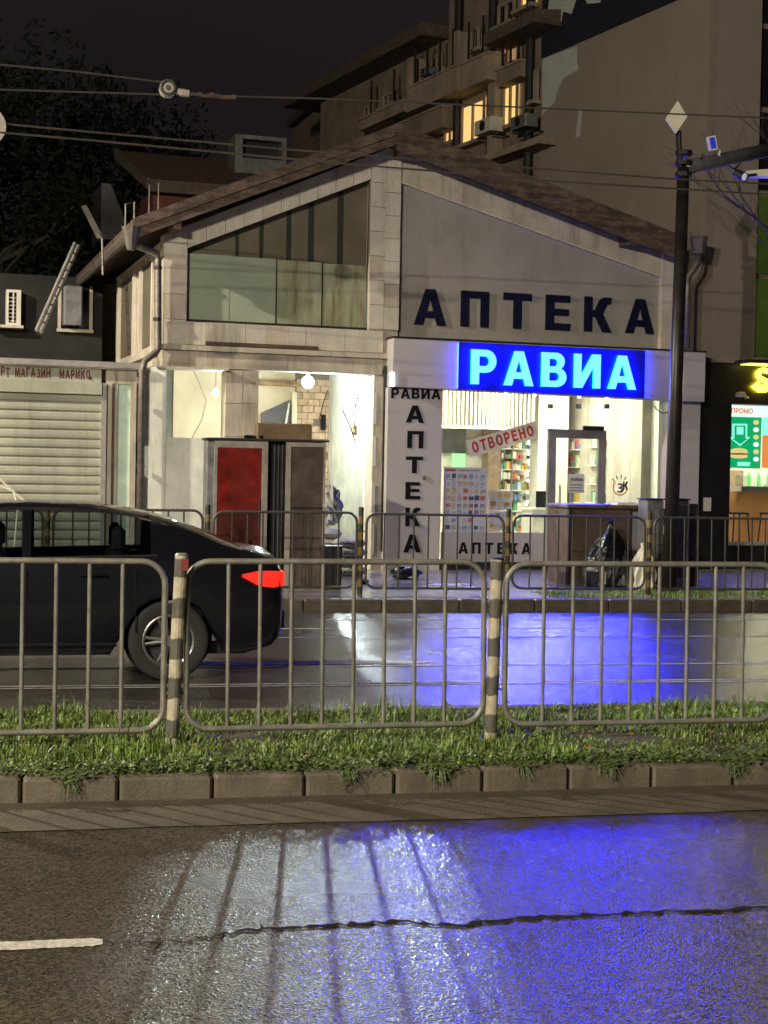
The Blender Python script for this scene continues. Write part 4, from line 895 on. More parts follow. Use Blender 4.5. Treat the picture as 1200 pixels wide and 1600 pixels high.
# local axes: +y runs back along the long side wall (x=0 plane faces left); front faces -y
ainv = ROOT[A.name].inverted(); ang = AA
AN = Vector((-math.cos(AA), -math.sin(AA), 0))     # outward normal of side wall
def sp(px, py, off=0):                              # point on the side wall plane, off metres proud: (y, z)
    d = ray(px, py); c0 = corner+AN*off; t = ((c0-OC).dot(AN))/d.dot(AN); p = ainv @ (OC+d*t); return (p.y, p.z)
def sbox(px0, pt, pb, px1, o0, o1, name, m, par=None):   # rectangle on the side wall: left edge px0 from pt down to pb, right edge px1
    y0, z1 = sp(px0, pt, o1); _, z0 = sp(px0, pb, o1); y1 = sp(px1, pt, o1)[0]; y0, y1 = sorted((y0, y1))
    return MB().box(-o1, -o0, y0, y1, z0, z1).build(name, m, par or A), (y0, y1, z0, z1)
yA = sp(845, 200)[0]; yB = sp(700, 60)[0]; yC = sp(560, 150)[0]; yD = sp(500, 170)[0]
MB().box(0, 6, .0, yA, 3.4, 18).build('blank_wall', 'concrete', A)
ztop = sp(770, 3)[1]
zr1 = sp(720, 30)[1]
MB().box(.02, 6, yA, yB, 0, 16).build('wall', 'facadeold', A); MB().box(.02, 6, yB, yD, 0, zr1-.3).build('wall', 'facadeold', A)
MB().box(-.7, 6, yB, yD+1, zr1-.3, zr1).build('roof_slab', 'soffit', A)
# mural panel at the top and bare plaster patches
m0 = sp(848, 90, .05); MB().box(-.06, -.002, .15, yA-.05, m0[1], 18).build('mural_panel', 'muralnavy', A)
for pts in (((858,0),(900,0),(893,22),(880,18),(876,38),(852,44)), ((915,0),(940,-8),(938,4),(918,6))):
    pp = [sp(*p, .065) for p in pts]; mb = MB(); n = len(pp); mb.add([(-.066,y,z) for y,z in pp]+[(-.061,y,z) for y,z in pp], [tuple(range(n)), tuple(range(2*n-1,n-1,-1))]); mb.build('mural_mark', 'whitepaint', A)
for pts in (((847,92),(902,72),(901,100),(905,108),(880,122),(872,140),(866,160),(856,170),(847,180)), ((905,168),(909,172),(907,212),(899,216)), ((856,218),(862,214),(862,232),(855,232))):
    pp = [sp(*p, .012) for p in pts]; mb = MB(); n = len(pp); mb.add([(-.012,y,z) for y,z in pp]+[(-.001,y,z) for y,z in pp], [tuple(range(n)), tuple(range(2*n-1,n-1,-1))]); mb.build('bare_patch', 'whitepaint', A)
# windows and balconies
def window(px0, pt, pb, px1, m, sill=True, off=.03):
    w, (y0, y1, z0, z1) = sbox(px0, pt, pb, px1, .021, off, 'window', m)
    for q in ((y0,y0+.06,z0,z1),(y1-.06,y1,z0,z1),(y0+.06,y1-.06,z1-.06,z1),((y0+y1)/2-.03,(y0+y1)/2+.03,z0,z1-.06)):
        MB().box(-off-.05, -off-.002, *q).build('frame', 'facadelight', w)
    if sill: MB().box(-off-.2, -off-.002, y0-.1, y1+.1, z0-.1, z0-.02).build('sill', 'facadelight', w)
for a in ((788,136,200,811,'litwin'),(723,166,228,759,'litwin'),(696,197,226,714,'litwin'),(778,66,110,812,'litdim'),(815,-12,16,838,'litwin'),(652,104,124,669,'darkwin'),(676,90,112,692,'darkwin'),(719,58,92,738,'darkwin'),(742,45,80,757,'darkwin'),(832,112,160,843,'darkwin'),(600,150,170,616,'darkwin'),(570,168,185,584,'darkwin'),(655,186,205,672,'darkwin'),(780,10,44,806,'darkwin')): window(*a)
def parapet(px0, pt, pb, px1, o, m, rails=0):
    b, (y0, y1, z0, z1) = sbox(px0, pt, pb, px1, .021, o, 'balcony', m)
    MB().box(-o-.03, -.021, y0-.03, y1+.03, z1+.002, z1+.05).build('coping', 'facadelight', b)
    for k in range(rails): y = y0+(y1-y0)*(k+.5)/rails; MB().tube([(-o+.05,y,z1+.05),(-o+.05,y,z1+.9)], .03, 5).build('post', 'darkmetal', b)
parapet(636, 140, 176, 714, .55, 'facadelight', 4); parapet(718, 104, 142, 762, .5, 'facadelight', 2); parapet(776, 112, 134, 813, .35, 'facadeold', 3)
parapet(600, 205, 235, 690, .45, 'facadeold', 3); parapet(560, 190, 205, 630, .5, 'facadelight', 2)
sbox(764, 58, 240, 775, .021, .25, 'pilaster', 'facadelight'); sbox(636, 92, 140, 642, .021, .5, 'pilaster', 'facadelight'); sbox(709, 50, 104, 714, .021, .5, 'pilaster', 'facadelight')
for px in (713, 766, 825): 
    (y, z) = sp(px, 200, .15); MB().tube([(-.15,y,2),(-.15,y,z+4.0)], .09, 8).build('drain_pipe', 'darkmetal', A)
(y0, z0) = sp(842, 15, .6); (y1, _) = sp(762, 50, .6); MB().hexa([(-.7,y0,z0-.25),(0.02,y0,z0-.25),(0.02,y1,z0-.25),(-.7,y1,z0-.25),(-.7,y0,z0),(0.02,y0,z0+.1),(0.02,y1,z0+.1),(-.7,y1,z0)]).build('awning', 'soffit', A)
(y0, z0) = sp(790, 222, .4); (y1, _) = sp(845, 200, .4); MB().box(-.45, -.021, min(y0,y1), max(y0,y1)+2, z0-.28, z0-.14).build('ledge', 'facadelight', A)
for (px0, py0, px1, py1, lab) in ((741,213,768,180,'pale outdoor air conditioner below the lit balcony window'), (797,205,822,175,'dark boxy air conditioner right of the brightest window'), (656,120,668,103,'small air conditioner on the upper far balcony')):
    (ya, za), (yb_, zb_) = sp(px0, py0, .5), sp(px1, py1, .5); y0, y1 = sorted((ya, yb_))
    o = A.matrix_world; loc = ROOT[A.name] @ Vector((-.35, (y0+y1)/2, za))
    t = thing('air_conditioner', lab, 'air conditioner', loc, AA); L = min(.85, y1-y0); hh_ = abs(zb_-za)
    MB().cbox(-.16, .16, -L/2, L/2, .0, hh_, .02).build('case', 'ac' if 'pale' in lab else 'utility', t)
    MB().tube([(-.165,0,hh_/2),(-.175,0,hh_/2)], hh_*.36, 14).build('fan_grille', 'darkmetal', t)
    MB().tube([(-.14,-L*.35,-.06),(.4,-L*.35,-.06)], .02, 5).build('bracket', 'darkmetal', t); MB().tube([(-.14,L*.35,-.06),(.4,L*.35,-.06)], .02, 5).build('bracket', 'darkmetal', t)
# far dark blocks behind the ridge
FB = thing('far_block', 'dark stepped block at the far end of the apartment row', 'building', PY(560,760,46), DEL)
fo = PY(560,760,46)
def fbx(px0, py0, px1, py1, dy, name, m):
    a, b = PY(px0,py1,46+dy)-fo, PY(px1,py0,46+dy)-fo; return MB().box(a.x, b.x, dy, dy+4, 0, b.z).build(name, m, FB)
fbx(560,125,660,300,1,'wall','facadeold'); fbx(505,165,565,300,0,'wall','facadeold')
p = PY(500,150,46)-fo; q = PY(570,160,46)-fo; MB().box(p.x, q.x, -.6, 4.2, q.z, q.z+.25).build('roof', 'soffit', FB)
p = PY(556,103,46)-fo; q = PY(670,112,46)-fo; MB().box(p.x, q.x, .2, 5.2, q.z, q.z+.25).build('roof', 'soffit', FB)
w = MB().box((PY(590,200,46)-fo).x, (PY(606,200,46)-fo).x, .94, .998, (PY(600,170,46)-fo).z, (PY(600,140,46)-fo).z).build('window', 'darkwin', FB)
# front of the block over the shops
F = thing('shop_block', 'black clad fast food shop under a pale grey block front', 'shop', HO, DEL)
fw = .2
fx0, fx1 = 3.9, hu(1188,300,fw)[0]
MB().box(4.1, fx1, fw+.08, fw+1.4, 3.72, 18).build('wall', 'concrete2', F)
MB().box(3.87, 4.1, fw+.08, fw+.6, 3.72, 6.0).build('wall', 'concrete2', F)
MB().box(3.86, fx1+.02, fw-.05, fw+.08, 3.68, 3.78).build('ledge', 'concrete2', F)
bxl = hu(1134,740,fw)[0]; wz0_, wz1_ = hu(1170,848,fw)[1], hu(1150,632,fw)[1]
MB().box(3.87, bxl, fw-.15, fw+.2, -.02, 3.66).build('cladding', 'blackclad', F)
MB().box(bxl, 9, fw-.15, fw+.2, wz1_, 3.66).build('cladding', 'blackclad', F); MB().box(bxl, 9, fw-.15, fw+.2, -.02, wz0_).build('cladding', 'blackclad', F)
MB().box(bxl, 9, fw-.17, fw-.05, wz0_-.04, wz0_+.02).build('sill', 'alu', F)
MB().box(bxl, 9, fw-.02, fw+.0, wz0_, wz1_).build('shop_pane', 'glass', F)
# shop room
MB().box(bxl-.3, 9, fw+2.6, fw+2.7, -.02, 3.2).build('inner_wall', mat('shop_inner', (.55,.5,.42), .7), F)
MB().box(bxl-.1, bxl-.02, fw+.2, fw+2.6, -.02, 3.2).build('inner_wall', 'shopwhite', F); MB().box(8.9, 9, fw, fw+2.6, -.02, 3.2).build('inner_wall', 'shopwhite', F)
MB().box(bxl-.1, 9, fw+.2, fw+2.6, -.02, .05).build('floor', 'shopwhite', F); MB().box(bxl-.1, 9, fw+.2, fw+2.6, 3.1, 3.2).build('ceiling', 'shopwhite', F)
for k in range(3): MB().box(bxl+.5+k*1.2, bxl+1.1+k*1.2, fw+.9, fw+1.2, 3.06, 3.095).build('ceiling_light', 'panel_light', F)
cz = hu(1170,768,fw+1.2)[1]
MB().box(hu(1137,800,fw+1.2)[0]-.1, 8.8, fw+1.2, fw+1.7, .05, cz).build('counter', 'orange', F)
MB().box(hu(1150,750,fw+1.2)[0], 8.8, fw+1.0, fw+1.8, cz, cz+.1).build('counter_top', 'steel', F)
MB().box(hu(1150,750,fw+1.3)[0], 8.8, fw+1.3, fw+1.34, cz+.1, cz+.3).build('sneeze_guard', 'glass', F)
MB().box(hu(1137,715,fw+2.4)[0], hu(1162,715,fw+2.4)[0], fw+2.4, fw+2.55, hu(1150,765,fw+2.4)[1], hu(1150,735,fw+2.4)[1]).build('oven', 'slatbrown', F)
for k in range(7): p = hp(1170+k*5, 757, fw+2.2); MB().tube([(p.x,p.y,p.z-.06),(p.x,p.y,p.z+.16),(p.x,p.y,p.z+.24)], [.035,.035,.012], 8).build('bottle', 'greenlit' if k % 3 == 0 else 'shopwhite', F)
# menu board, in the window
mz = fw+.25
def mb_(px0,py0,px1,py1,dy,name,m,par): a = hu(px0,py1,mz); b = hu(px1,py0,mz); return MB().box(a[0], b[0], mz-dy, mz-dy+.012, a[1], b[1]).build(name, m, par)
mn = thing('menu_screen', 'glowing green menu screen with white arrow and sandwich picture', 'screen', HO, DEL)
gdark = emis('screen_green_dark', (.0,.38,.13), 1.1); gmint = emis('screen_mint', (.35,1,.85), 1.0); gw = emis('screen_white', (.9,1,1), 1.1); gy = emis('screen_bun', (1,.72,.3), .9); gbr = emis('screen_filling', (.35,.13,.03), .8); gor = emis('screen_orange', (1,.3,.08), .9)
mb_(1138,652,1190,731,0,'screen',gdark,mn); mb_(1190.6,652,1215,680,0,'screen',gmint,mn); mb_(1190.6,681,1215,731,0,'screen',gor,mn)
mb_(1138,634,1215,651,0,'header',gw,mn)
a = hu(1142,645,mz); text_obj('ПРОМО', a[0], mz-.004, a[1], .12, gor, mn, bold=.004)
ar = [hu(*p, mz) for p in ((1144,662),(1167,662),(1167,683),(1172,683),(1156,697),(1139,683),(1144,683))]
MB().prism(ar, mz-.014, mz-.002).build('arrow', gmint, mn)
ar2 = [hu(*p, mz) for p in ((1147,665),(1164,665),(1164,685),(1167,686),(1156,694),(1144,686),(1147,685))]
MB().prism(ar2, mz-.018, mz-.015).build('arrow_inset', gdark, mn); mb_(1150,667,1161,679,.02,'panel_square',gmint,mn)
c = hp(1154,708,mz); mb = MB(); mb.sphere((c.x,mz-.01,c.z+.03), .19, 14, 8, (1,.05,.33)); mb.build('bun', gy, mn)
mb = MB(); mb.sphere((c.x,mz-.012,c.z-.055), .19, 14, 8, (1,.05,.22)); mb.build('bun', gy, mn)
mb = MB(); mb.sphere((c.x,mz-.014,c.z-.015), .18, 14, 8, (1,.05,.12)); mb.build('filling', gbr, mn)
mb_(1152,722,1172,728,.006,'caption',gmint,mn)
for k in range(6): p = hp(1181, 660+k*11.5, mz); mb = MB(); mb.sphere((p.x,mz-.008,p.z), .06, 10, 6, (1,.1,.75)); mb.build('item_picture', gw if k % 2 else gy, mn)
# roof sign: yellow S with arrow
ss = thing('neon_sign', 'glowing yellow letter with a left arrow on the black shop fascia', 'sign', HO, DEL)
yel = emis('yellow_letter', (1,.8,.02), 14.0); a = hu(1174,612,fw-.2); hS = hu(1174,574,fw-.2)[1]-a[1]
put_letter('S', a[0]+.08, fw-.17, a[1]+.0, hS, .9, .05, yel, ss)
MB().prism([hu(*p, fw-.22) for p in ((1176,604),(1187,595),(1187,601),(1196,601),(1196,607),(1187,607),(1187,613))], fw-.225, fw-.175).build('arrow', yel, ss)
wht = emis('unseen_block_green', (.55,1,.1), 7)
ybl = emis('unseen_block_yellow', (1,.86,.4), 30)
for k in range(4): MB().box(a[0]+.75+k*.55, a[0]+1.2+k*.55, fw-.22, fw-.17, a[1]+.03, a[1]+hS).build('unseen_light_block', ybl if k < 3 else wht, ss)  # unseen blocks added beside the S to throw light on the road
cnp = thing('entrance_canopy', 'small lit canopy strip above the yellow sign', 'canopy', HO, DEL)
a = hu(1168,568,fw-.6); MB().box(a[0], 9, fw-.6, fw-.16, a[1]+.02, a[1]+.08).build('slab', 'darkmetal', cnp); MB().box(a[0]+.1, 9, fw-.55, fw-.2, a[1]+.0, a[1]+.018).build('light_strip', emis('canopy_strip', (1,.9,.15), 1.6), cnp)
# glass building beyond
GB = thing('glass_building', 'dark glazed neighbouring block with greenish panes at the right edge', 'building', HO, DEL)
gx = fx1+.03
MB().box(gx, 12, fw+.3, fw+6, 3.7, 18).build('wall', 'blackclad', GB)
for k in range(5):
    for j in range(2):
        MB().box(gx+.06+j*1.6, gx+1.5+j*1.6, fw+.2, fw+.295, 3.85+k*1.5, 5.25+k*1.5).build('pane', mat('green_pane', (.05,.07,.02), .3, emit=(.3,.5,.05), estr=.035) if k < 2 else 'darkwin', GB)  # green light on the lower panes put in as tint and weak glow
sc_ = hp(1105,788,fw-.16); t = thing('door_notice', 'cream paper notice on the black shop wall', 'notice', HW(sc_), DEL); MB().box(-.075,.075,-.008,.006,-.12,.12).build('sheet','paper',t)
sc_ = hp(1082,792,fw-.16); t = thing('small_meter', 'small reddish box on the wall beside the grey cabinets', 'box', HW(sc_), DEL); MB().cbox(-.07,.07,-.05,.01,-.06,.06,.01).build('case','brick',t)
p = hp(1160,617,fw-.3); t = thing('wall_camera', 'small pale fixture above the menu window', 'camera', HW(p), DEL); MB().cbox(-.12,.02,-.1,.05,-.04,.05,.02).build('body','paper',t); MB().tube([(.02,0,0),(.12,.0,-.05),(.13,.12,-.05)],.02,6).build('bracket','paper',t)
# stools in the fast food shop
for k, px in enumerate((1150, 1205)):
    p = hp(px, 848, fw+.6); t = thing('bar_stool', ('dark bar stool at the left of the orange counter', 'dark bar stool at the right edge of the lit shop')[k], 'stool', HW((p.x,p.y,.05)), DEL, 'bar stools in the fast food shop')
    zs = hu(1150,800,fw+.6)[1]-.05
    MB().cbox(-.17,.17,-.17,.17,zs-.04,zs,.015).build('seat','black',t)
    for sx in (-1,1):
        for sy in (-1,1): MB().tube([(sx*.14,sy*.14,zs-.03),(sx*.2,sy*.2,0)],.013,6).build('leg','black',t)
    MB().tube([(-.19,-.19,.25),(.19,-.19,.25),(.19,.19,.25),(-.19,.19,.25)],.01,6,closed=True).build('foot_ring','black',t)
# ================================================================== STREET POLE WITH ARM
PYY = 20.3
pt = PY(1066,205,PYY); pbm = PY(1046,900,PYY)
SPOLE = thing('street_pole', 'tall dark steel street pole with a side arm reaching right', 'pole', (pbm.x, PYY, .15))
top_ = PY(1068,262,PYY); tw = PY(1071,345,PYY)
MB().tube([(0,0,0),(top_.x-pbm.x,0,top_.z-.15)], [.105,.085], 14).build('shaft', 'pole', SPOLE, smooth=True, world=False)
tp = PY(1060,205,PYY); MB().tube([(top_.x-pbm.x-.03,0,top_.z-.4),(tp.x-pbm.x-.0,0,tp.z-.15)], .04, 10).build('top_mast', 'pole', SPOLE)
arm0 = PY(1070,262,PYY); arm1 = PY(1240,226,PYY+1.2)
MB().tube([(arm0.x-pbm.x,0,arm0.z-.15),(arm1.x-pbm.x,1.2,arm1.z-.15)], .1, 12).build('arm', 'polearm', SPOLE, smooth=True)
for zz in (-.1, .06, .2): MB().tube([(top_.x-pbm.x,0,arm0.z-.15+zz-.03),(top_.x-pbm.x,0,arm0.z-.15+zz+.03)], .12, 12).build('clamp', 'darkmetal', SPOLE)
MB().tube([(arm0.x-pbm.x+x*.3, x*.1-.02, arm0.z-.15+.12-.9*(x*(1-x))+x*.1) for x in np.linspace(0,1,9)], .012, 5).build('cable', 'darkmetal', SPOLE)
w1 = PY(1130,252,PYY+.5); w2 = PY(1160,235,PYY+.7); MB().tube([(w1.x-pbm.x+(w2.x-w1.x)*x, .4+.2*x, w1.z-.15+(w2.z-w1.z)*x-.8*x*(1-x)) for x in np.linspace(0,1,8)], .012, 5).build('cable', 'darkmetal', SPOLE)
dg = PY(1057,184,PYY-.1); t = thing('diamond_sign', 'white diamond shaped road sign on top of the street pole', 'road sign', (dg.x, PYY-.1, dg.z))
k_ = 1/118.0
MB().prism([(.02-.01,.235),(.155,.02),(-.01,-.22),(-.165,-.03)], -.012, .012).build('plate', 'signwhite', t)
MB().tube([(-.0,.03,-.2),(.0,.03,.1)], .015, 6).build('bracket', 'darkmetal', t)
dg = PY(1113,224,PYY+.2); t = thing('pole_display', 'small tilted panel with a blue face above the pole arm', 'panel', dg)
cr, sr = math.cos(R_(13)), math.sin(R_(13)); rr = lambda x, z: (x*cr-z*sr, x*sr+z*cr)
MB().prism([rr(-.06,-.1), rr(.06,-.1), rr(.06,.1), rr(-.06,.1)], -.02, .04).build('case', 'signwhite', t); MB().prism([rr(-.042,-.08), rr(.042,-.08), rr(.042,.08), rr(-.042,.08)], -.024, -.021).build('face', mat('blue_face', (.02,.03,.25), .3, emit=(.02,.04,.5), estr=.5), t)
MB().tube([(.05,.02,-.05),(.14,.05,-.08),(.13,.1,-.28)], .02, 6).build('bracket', 'paper', t)
dg = PY(1175,272,PYY+.4); t = thing('street_lantern', 'pale elongated lantern hanging under the pole arm at the right edge', 'lantern', dg)
MB().hexa([(-.12,-.1,-.06),(.9,-.1,.02),(.9,.1,.02),(-.12,.1,-.06),(-.1,-.08,.03),(.9,-.08,.16),(.9,.08,.16),(-.1,.08,.03)]).build('housing', 'signwhite', t)
MB().tube([(.5,.0,.1),(.5,.02,.35)], .02, 6).build('hanger', 'darkmetal', t)
dg = PY(1156,274,PYY+.2); t = thing('traffic_camera', 'small round camera with a bright lens beside the pale lantern', 'camera', dg)
MB().tube([(-.09,.0,.05),(.1,-.06,-.06)], [.05,.07], 10).build('body', 'darkmetal', t); MB().tube([(.0,-.12,-.04),(.02,-.14,-.05)], .05, 10).build('lens', emis('camera_lens', (.9,.9,1), .35), t)
MB().tube([(.08,0,.0),(.3,.1,.05)], .02, 6).build('bracket', 'darkmetal', t)
# ================================================================== OVERHEAD WIRES
def wire(pts, Y, lab, r=.0105, sag=0):
    o = MB().tube([PY(a, b, Y) for a, b in pts], r, 5).build('overhead_wire', 'wire'); tag(o, lab, 'wire', 'overhead wires'); return o
wire([(-300,182),(0,193),(150,207),(454,234),(650,249),(860,265),(1054,280),(1250,290)], 16.6, 'upper of the two trolley wires crossing the gable')
wire([(-300,196),(0,207),(150,220),(525,255),(650,265),(862,283),(1188,303),(1300,309)], 15.6, 'lower of the two trolley wires crossing the gable')
wire([(-300,137),(0,140),(262,148),(500,154),(844,169),(1188,184),(1300,190)], 17.5, 'single wire running from the round insulator to behind the diamond sign')
wire([(-300,70),(0,101),(120,112),(252,128)], 17.5, 'thin topmost wire ending at the round insulator')
ins = PY(262,139,17.4); t = thing('wire_insulator', 'round ribbed wire insulator with a bolted tensioner to its right', 'insulator', ins)
MB().tube([(0,-.06,0),(0,.06,0)], .095, 16).build('disc', 'porcelain', t); MB().tube([(.075*math.cos(q),-.065,.075*math.sin(q)) for q in np.linspace(0,6.28,17)[:-1]], .018, 6, closed=True).build('rim', 'wire', t)
MB().tube([(.06*0,-.075,0),(0,-.06,0)], .03, 10).build('hub', 'wire', t)
MB().tube([(.08,0,-.01),(.16,0,-.03),(.24,0,-.035)], [.03,.045,.04], 8).build('clamp', 'porcelain', t)
MB().tube([(.24,0,-.035),(.36,0,-.035)], .018, 6).build('link', 'rust', t)
MB().tube([(.34,0,-.03),(.42,0,-.05),(.5,0,-.035),(.62,0,-.05),(.76,0,-.04)], [.03,.02,.035,.022,.03], 8).build('turnbuckle', 'rust', t)
dc = PY(-22,197,16.2); t = thing('round_plate', 'pale round plate hung on the trolley wires at the left edge', 'plate', dc)
MB().tube([(0,-.02,0),(0,.02,0)], .2, 24).build('plate', 'porcelain', t); MB().tube([(0,.03,-.1),(0,.03,.2)], .015, 6).build('clip', 'darkmetal', t)
# ================================================================== THINGS ON THE FAR PAVEMENT
def bx_world(px0, px1, Y, py_top, dep, zb=.15):
    a = PY(px0, 860, Y).x; b = PY(px1, 860, Y).x; z = PY((px0+px1)/2, py_top, Y).z; return a, b, z-zb
CY = 20.6
x0, x1, h = bx_world(322, 417, CY, 688, .6)
t = thing('cabinet', 'tall cabinet with a red panel in a pale frame, standing behind the far fence', 'cabinet', (x0, CY, .15))
wv = x1-x0
MB().box(0, wv, .02, .6, .02, h).build('body', 'utility', t, bevel=.008)
for q in ((.09,.13,.05,h-.01),(wv-.09,wv-.01,.05,h-.01),(.13,wv-.09,h-.1,h-.01),(.13,wv-.09,.05,.12)): MB().box(q[0], q[1], -.03, .02, q[2], q[3]).build('door_frame', 'frame_worn', t)
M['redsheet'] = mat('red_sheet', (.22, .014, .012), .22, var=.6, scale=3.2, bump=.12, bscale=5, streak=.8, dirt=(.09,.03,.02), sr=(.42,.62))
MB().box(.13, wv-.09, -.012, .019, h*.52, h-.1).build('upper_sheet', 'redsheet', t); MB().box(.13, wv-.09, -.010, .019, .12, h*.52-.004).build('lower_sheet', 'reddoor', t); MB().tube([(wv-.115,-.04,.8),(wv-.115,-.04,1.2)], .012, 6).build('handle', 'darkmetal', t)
x2, x3, h2 = bx_world(418, 443, CY+.1, 688, .6)
t = thing('cabinet', 'narrow black ribbed cabinet squeezed between the red and the wrapped one', 'cabinet', (x2, CY+.1, .15)); wv = x3-x2
MB().box(0, wv, .03, .55, .0, h2).build('body', 'darkmetal', t)
for k in range(4): MB().tube([(.03+k*(wv-.06)/3,.02,.03),(.03+k*(wv-.06)/3,.02,h2-.02)], .018, 8).build('rib', 'darkmetal', t)
x4, x5, h3 = bx_world(444, 506, CY, 688, .6)
t = thing('cabinet', 'tall film wrapped brown cabinet with pale edges, right of the red one', 'cabinet', (x4, CY, .15)); wv = x5-x4
MB().box(0, wv, .0, .6, .0, h3-.03).build('body', 'brownlaminate', t, bevel=.01)
for q in ((0,.07,.0,h3-.03),(wv-.025,wv,.0,h3-.03),(.07,wv-.025,h3-.09,h3-.03)): MB().box(q[0], q[1], -.025, -.001, q[2], q[3]).build('edge_trim', 'frame_worn', t)
MB().box(.07, wv-.025, -.02, -.001, h3*.54, h3*.55).build('seam', 'darkmetal', t)
for k in range(3): MB().box(.12+k*.13, .125+k*.13, -.006, -.001, .05, h3*.53).build('crease', 'darkmetal', t)
tb = MB(); tb.box(x0-.02, x5+.04, CY-.06, CY+.66, .15+h+.001, .15+h+.03)
o = tag(tb.build('cover_board', 'darkmetal'), 'thin dark board lying across the tops of the three cabinets', 'board')
a = PY(400,686,CY+.2); b = PY(486,661,CY+.2); o = tag(MB().cbox(a.x, b.x, CY+.1, CY+.4, .15+h+.031, .15+h+.031+(b.z-a.z)*.92, .015).build('cardboard_box', 'cardboard'), 'flat brown cardboard box lying on top of the cabinets', 'box')
mb = MB(); c = PY(395,682,CY+.1)
for k in range(6): mb.sphere((c.x+random.uniform(-.1,.12), CY+.15+random.uniform(-.05,.05), .15+h+.055), .04, 7, 5, (1.3,1,.6), .25)
tag(mb.build('crumpled_rag', 'bag'), 'small dark crumpled rag left of the cardboard box', 'rag')
# bin, sacks
x0, x1, h = bx_world(506, 535, 20.3, 856, .4); t = thing('dark_bin', 'dark grey square bin standing below the cement sacks', 'bin', (x0, 20.3, .15))
wv = x1-x0; MB().hexa([(0.01,0,0),(wv-.01,0,0),(wv-.01,wv,0),(0.01,wv,0),(0,-.01,h),(wv,-.01,h),(wv,wv+.01,h),(0,wv+.01,h)]).build('body','darkmetal',t); MB().box(-.01,wv+.01,-.02,wv+.02,h,h+.025).build('lid','darkmetal',t)
def sack(px, py, Y, L, Wd, th_, lab, stripes=True, rz=0):
    p = PY(px, py, Y); t = thing('cement_sack', lab, 'sack', (p.x, Y, p.z), rz, 'cement sacks in the opening')
    mb = MB(); nx_, ny_ = 12, 7; V = {}
    for s_ in (1, -1):
        for i in range(nx_+1):
            for j in range(ny_+1):
                u, v_ = i/nx_*2-1, j/ny_*2-1; f = (1-abs(u)**5)**.5*(1-abs(v_)**5)**.5
                V[s_,i,j] = len(mb.v); mb.v.append((u*L/2*(1-.05*abs(v_)), v_*Wd/2*(1-.06*abs(u)), s_*th_/2*f+random.uniform(-.004,.004)))
    for s_ in (1, -1):
        for i in range(nx_):
            for j in range(ny_):
                q = (V[s_,i,j],V[s_,i+1,j],V[s_,i+1,j+1],V[s_,i,j+1]); mb.f.append(q if s_ > 0 else q[::-1])
    mb.build('bag', 'sack', t, smooth=True)
    if stripes:
        text_obj(stripes, -L*.3, -Wd/2-.004, -th_*.22, th_*.55, 'muralnavy', t, name='print', bold=.002)
    return t
SK = [(538,843,'top right printed cement sack of the four in the stack'),(540,857,'second printed cement sack from the top of the right stack'),(541,871,'third printed cement sack from the top of the right stack'),(542,884,'bottom printed cement sack of the right stack')]
sky_ = 23.2
for k, (px, py, lab) in enumerate(SK):
    z0 = .15+.075+(3-k)*.145
    p = PY(545, py, sky_); t = sack(545, py, sky_, .52, .4, .15, lab, ('ПРЕСТА','ПРЕСТА','ПРЕСТА','ТУТАН')[k], random.uniform(-.06,.06)); t.location = (p.x+random.uniform(-.02,.02), sky_, z0)
for k in range(5):
    p = PY(512, 870, sky_+.1); lab = ('lowest plain sack of the crooked left stack','second plain sack up in the crooked left stack','middle plain sack of the crooked left stack','fourth plain sack up in the crooked left stack','topmost plain sack of the crooked left stack')[k]
    t = sack(512, 870, sky_+.1, .46, .4, .15, lab, False, random.uniform(-.2,.2)); t.location = (p.x+random.uniform(-.03,.03), sky_+.1, .225+k*.142)
c = PY(516,785,sky_+.4); mb = MB(); mb.sphere((0,0,0), .2, 20, 14, (.8,.6,1.5), .2); o = mb.build('plastic_sack', 'sack', None); o.location = (c.x, sky_+.25, 1.2); tag(o, 'crumpled white plastic sack propped upright on the left sack stack', 'sack')
# rubbish at the pillar foot and on the pavement
def crumple(name, loc, r, sc, m, lab, cat, jit=.22, nu=16, nv=10):
    mb = MB(); mb.sphere((0,0,0), r, nu, nv, sc, jit); mb.v = [(x,y,max(z,-r*sc[2]*.8)) for x,y,z in mb.v]; o = mb.build(name, m); o.location = (loc[0], loc[1], loc[2]+r*sc[2]*.8); return tag(o, lab, cat)
p = PZ(633,905,.15); crumple('rubbish_bag', (p.x,p.y,.15), .17, (1.35,.9,.6), 'bag', 'low black rubbish bag slumped at the foot of the pillar sign', 'rubbish bag')
p = PZ(567,912,.15); crumple('rubbish_scrap', (p.x,p.y,.15), .06, (1.4,.9,.6), 'bag', 'small dark scrap on the wet pavement by the sack stack', 'scrap')
p = PZ(700,918,.15); crumple('plastic_film', (p.x,p.y-.1,.15), .16, (2.0,.8,.22), 'sack', 'pale crumpled plastic film lying on the pavement right of the pillar', 'plastic film', .3)
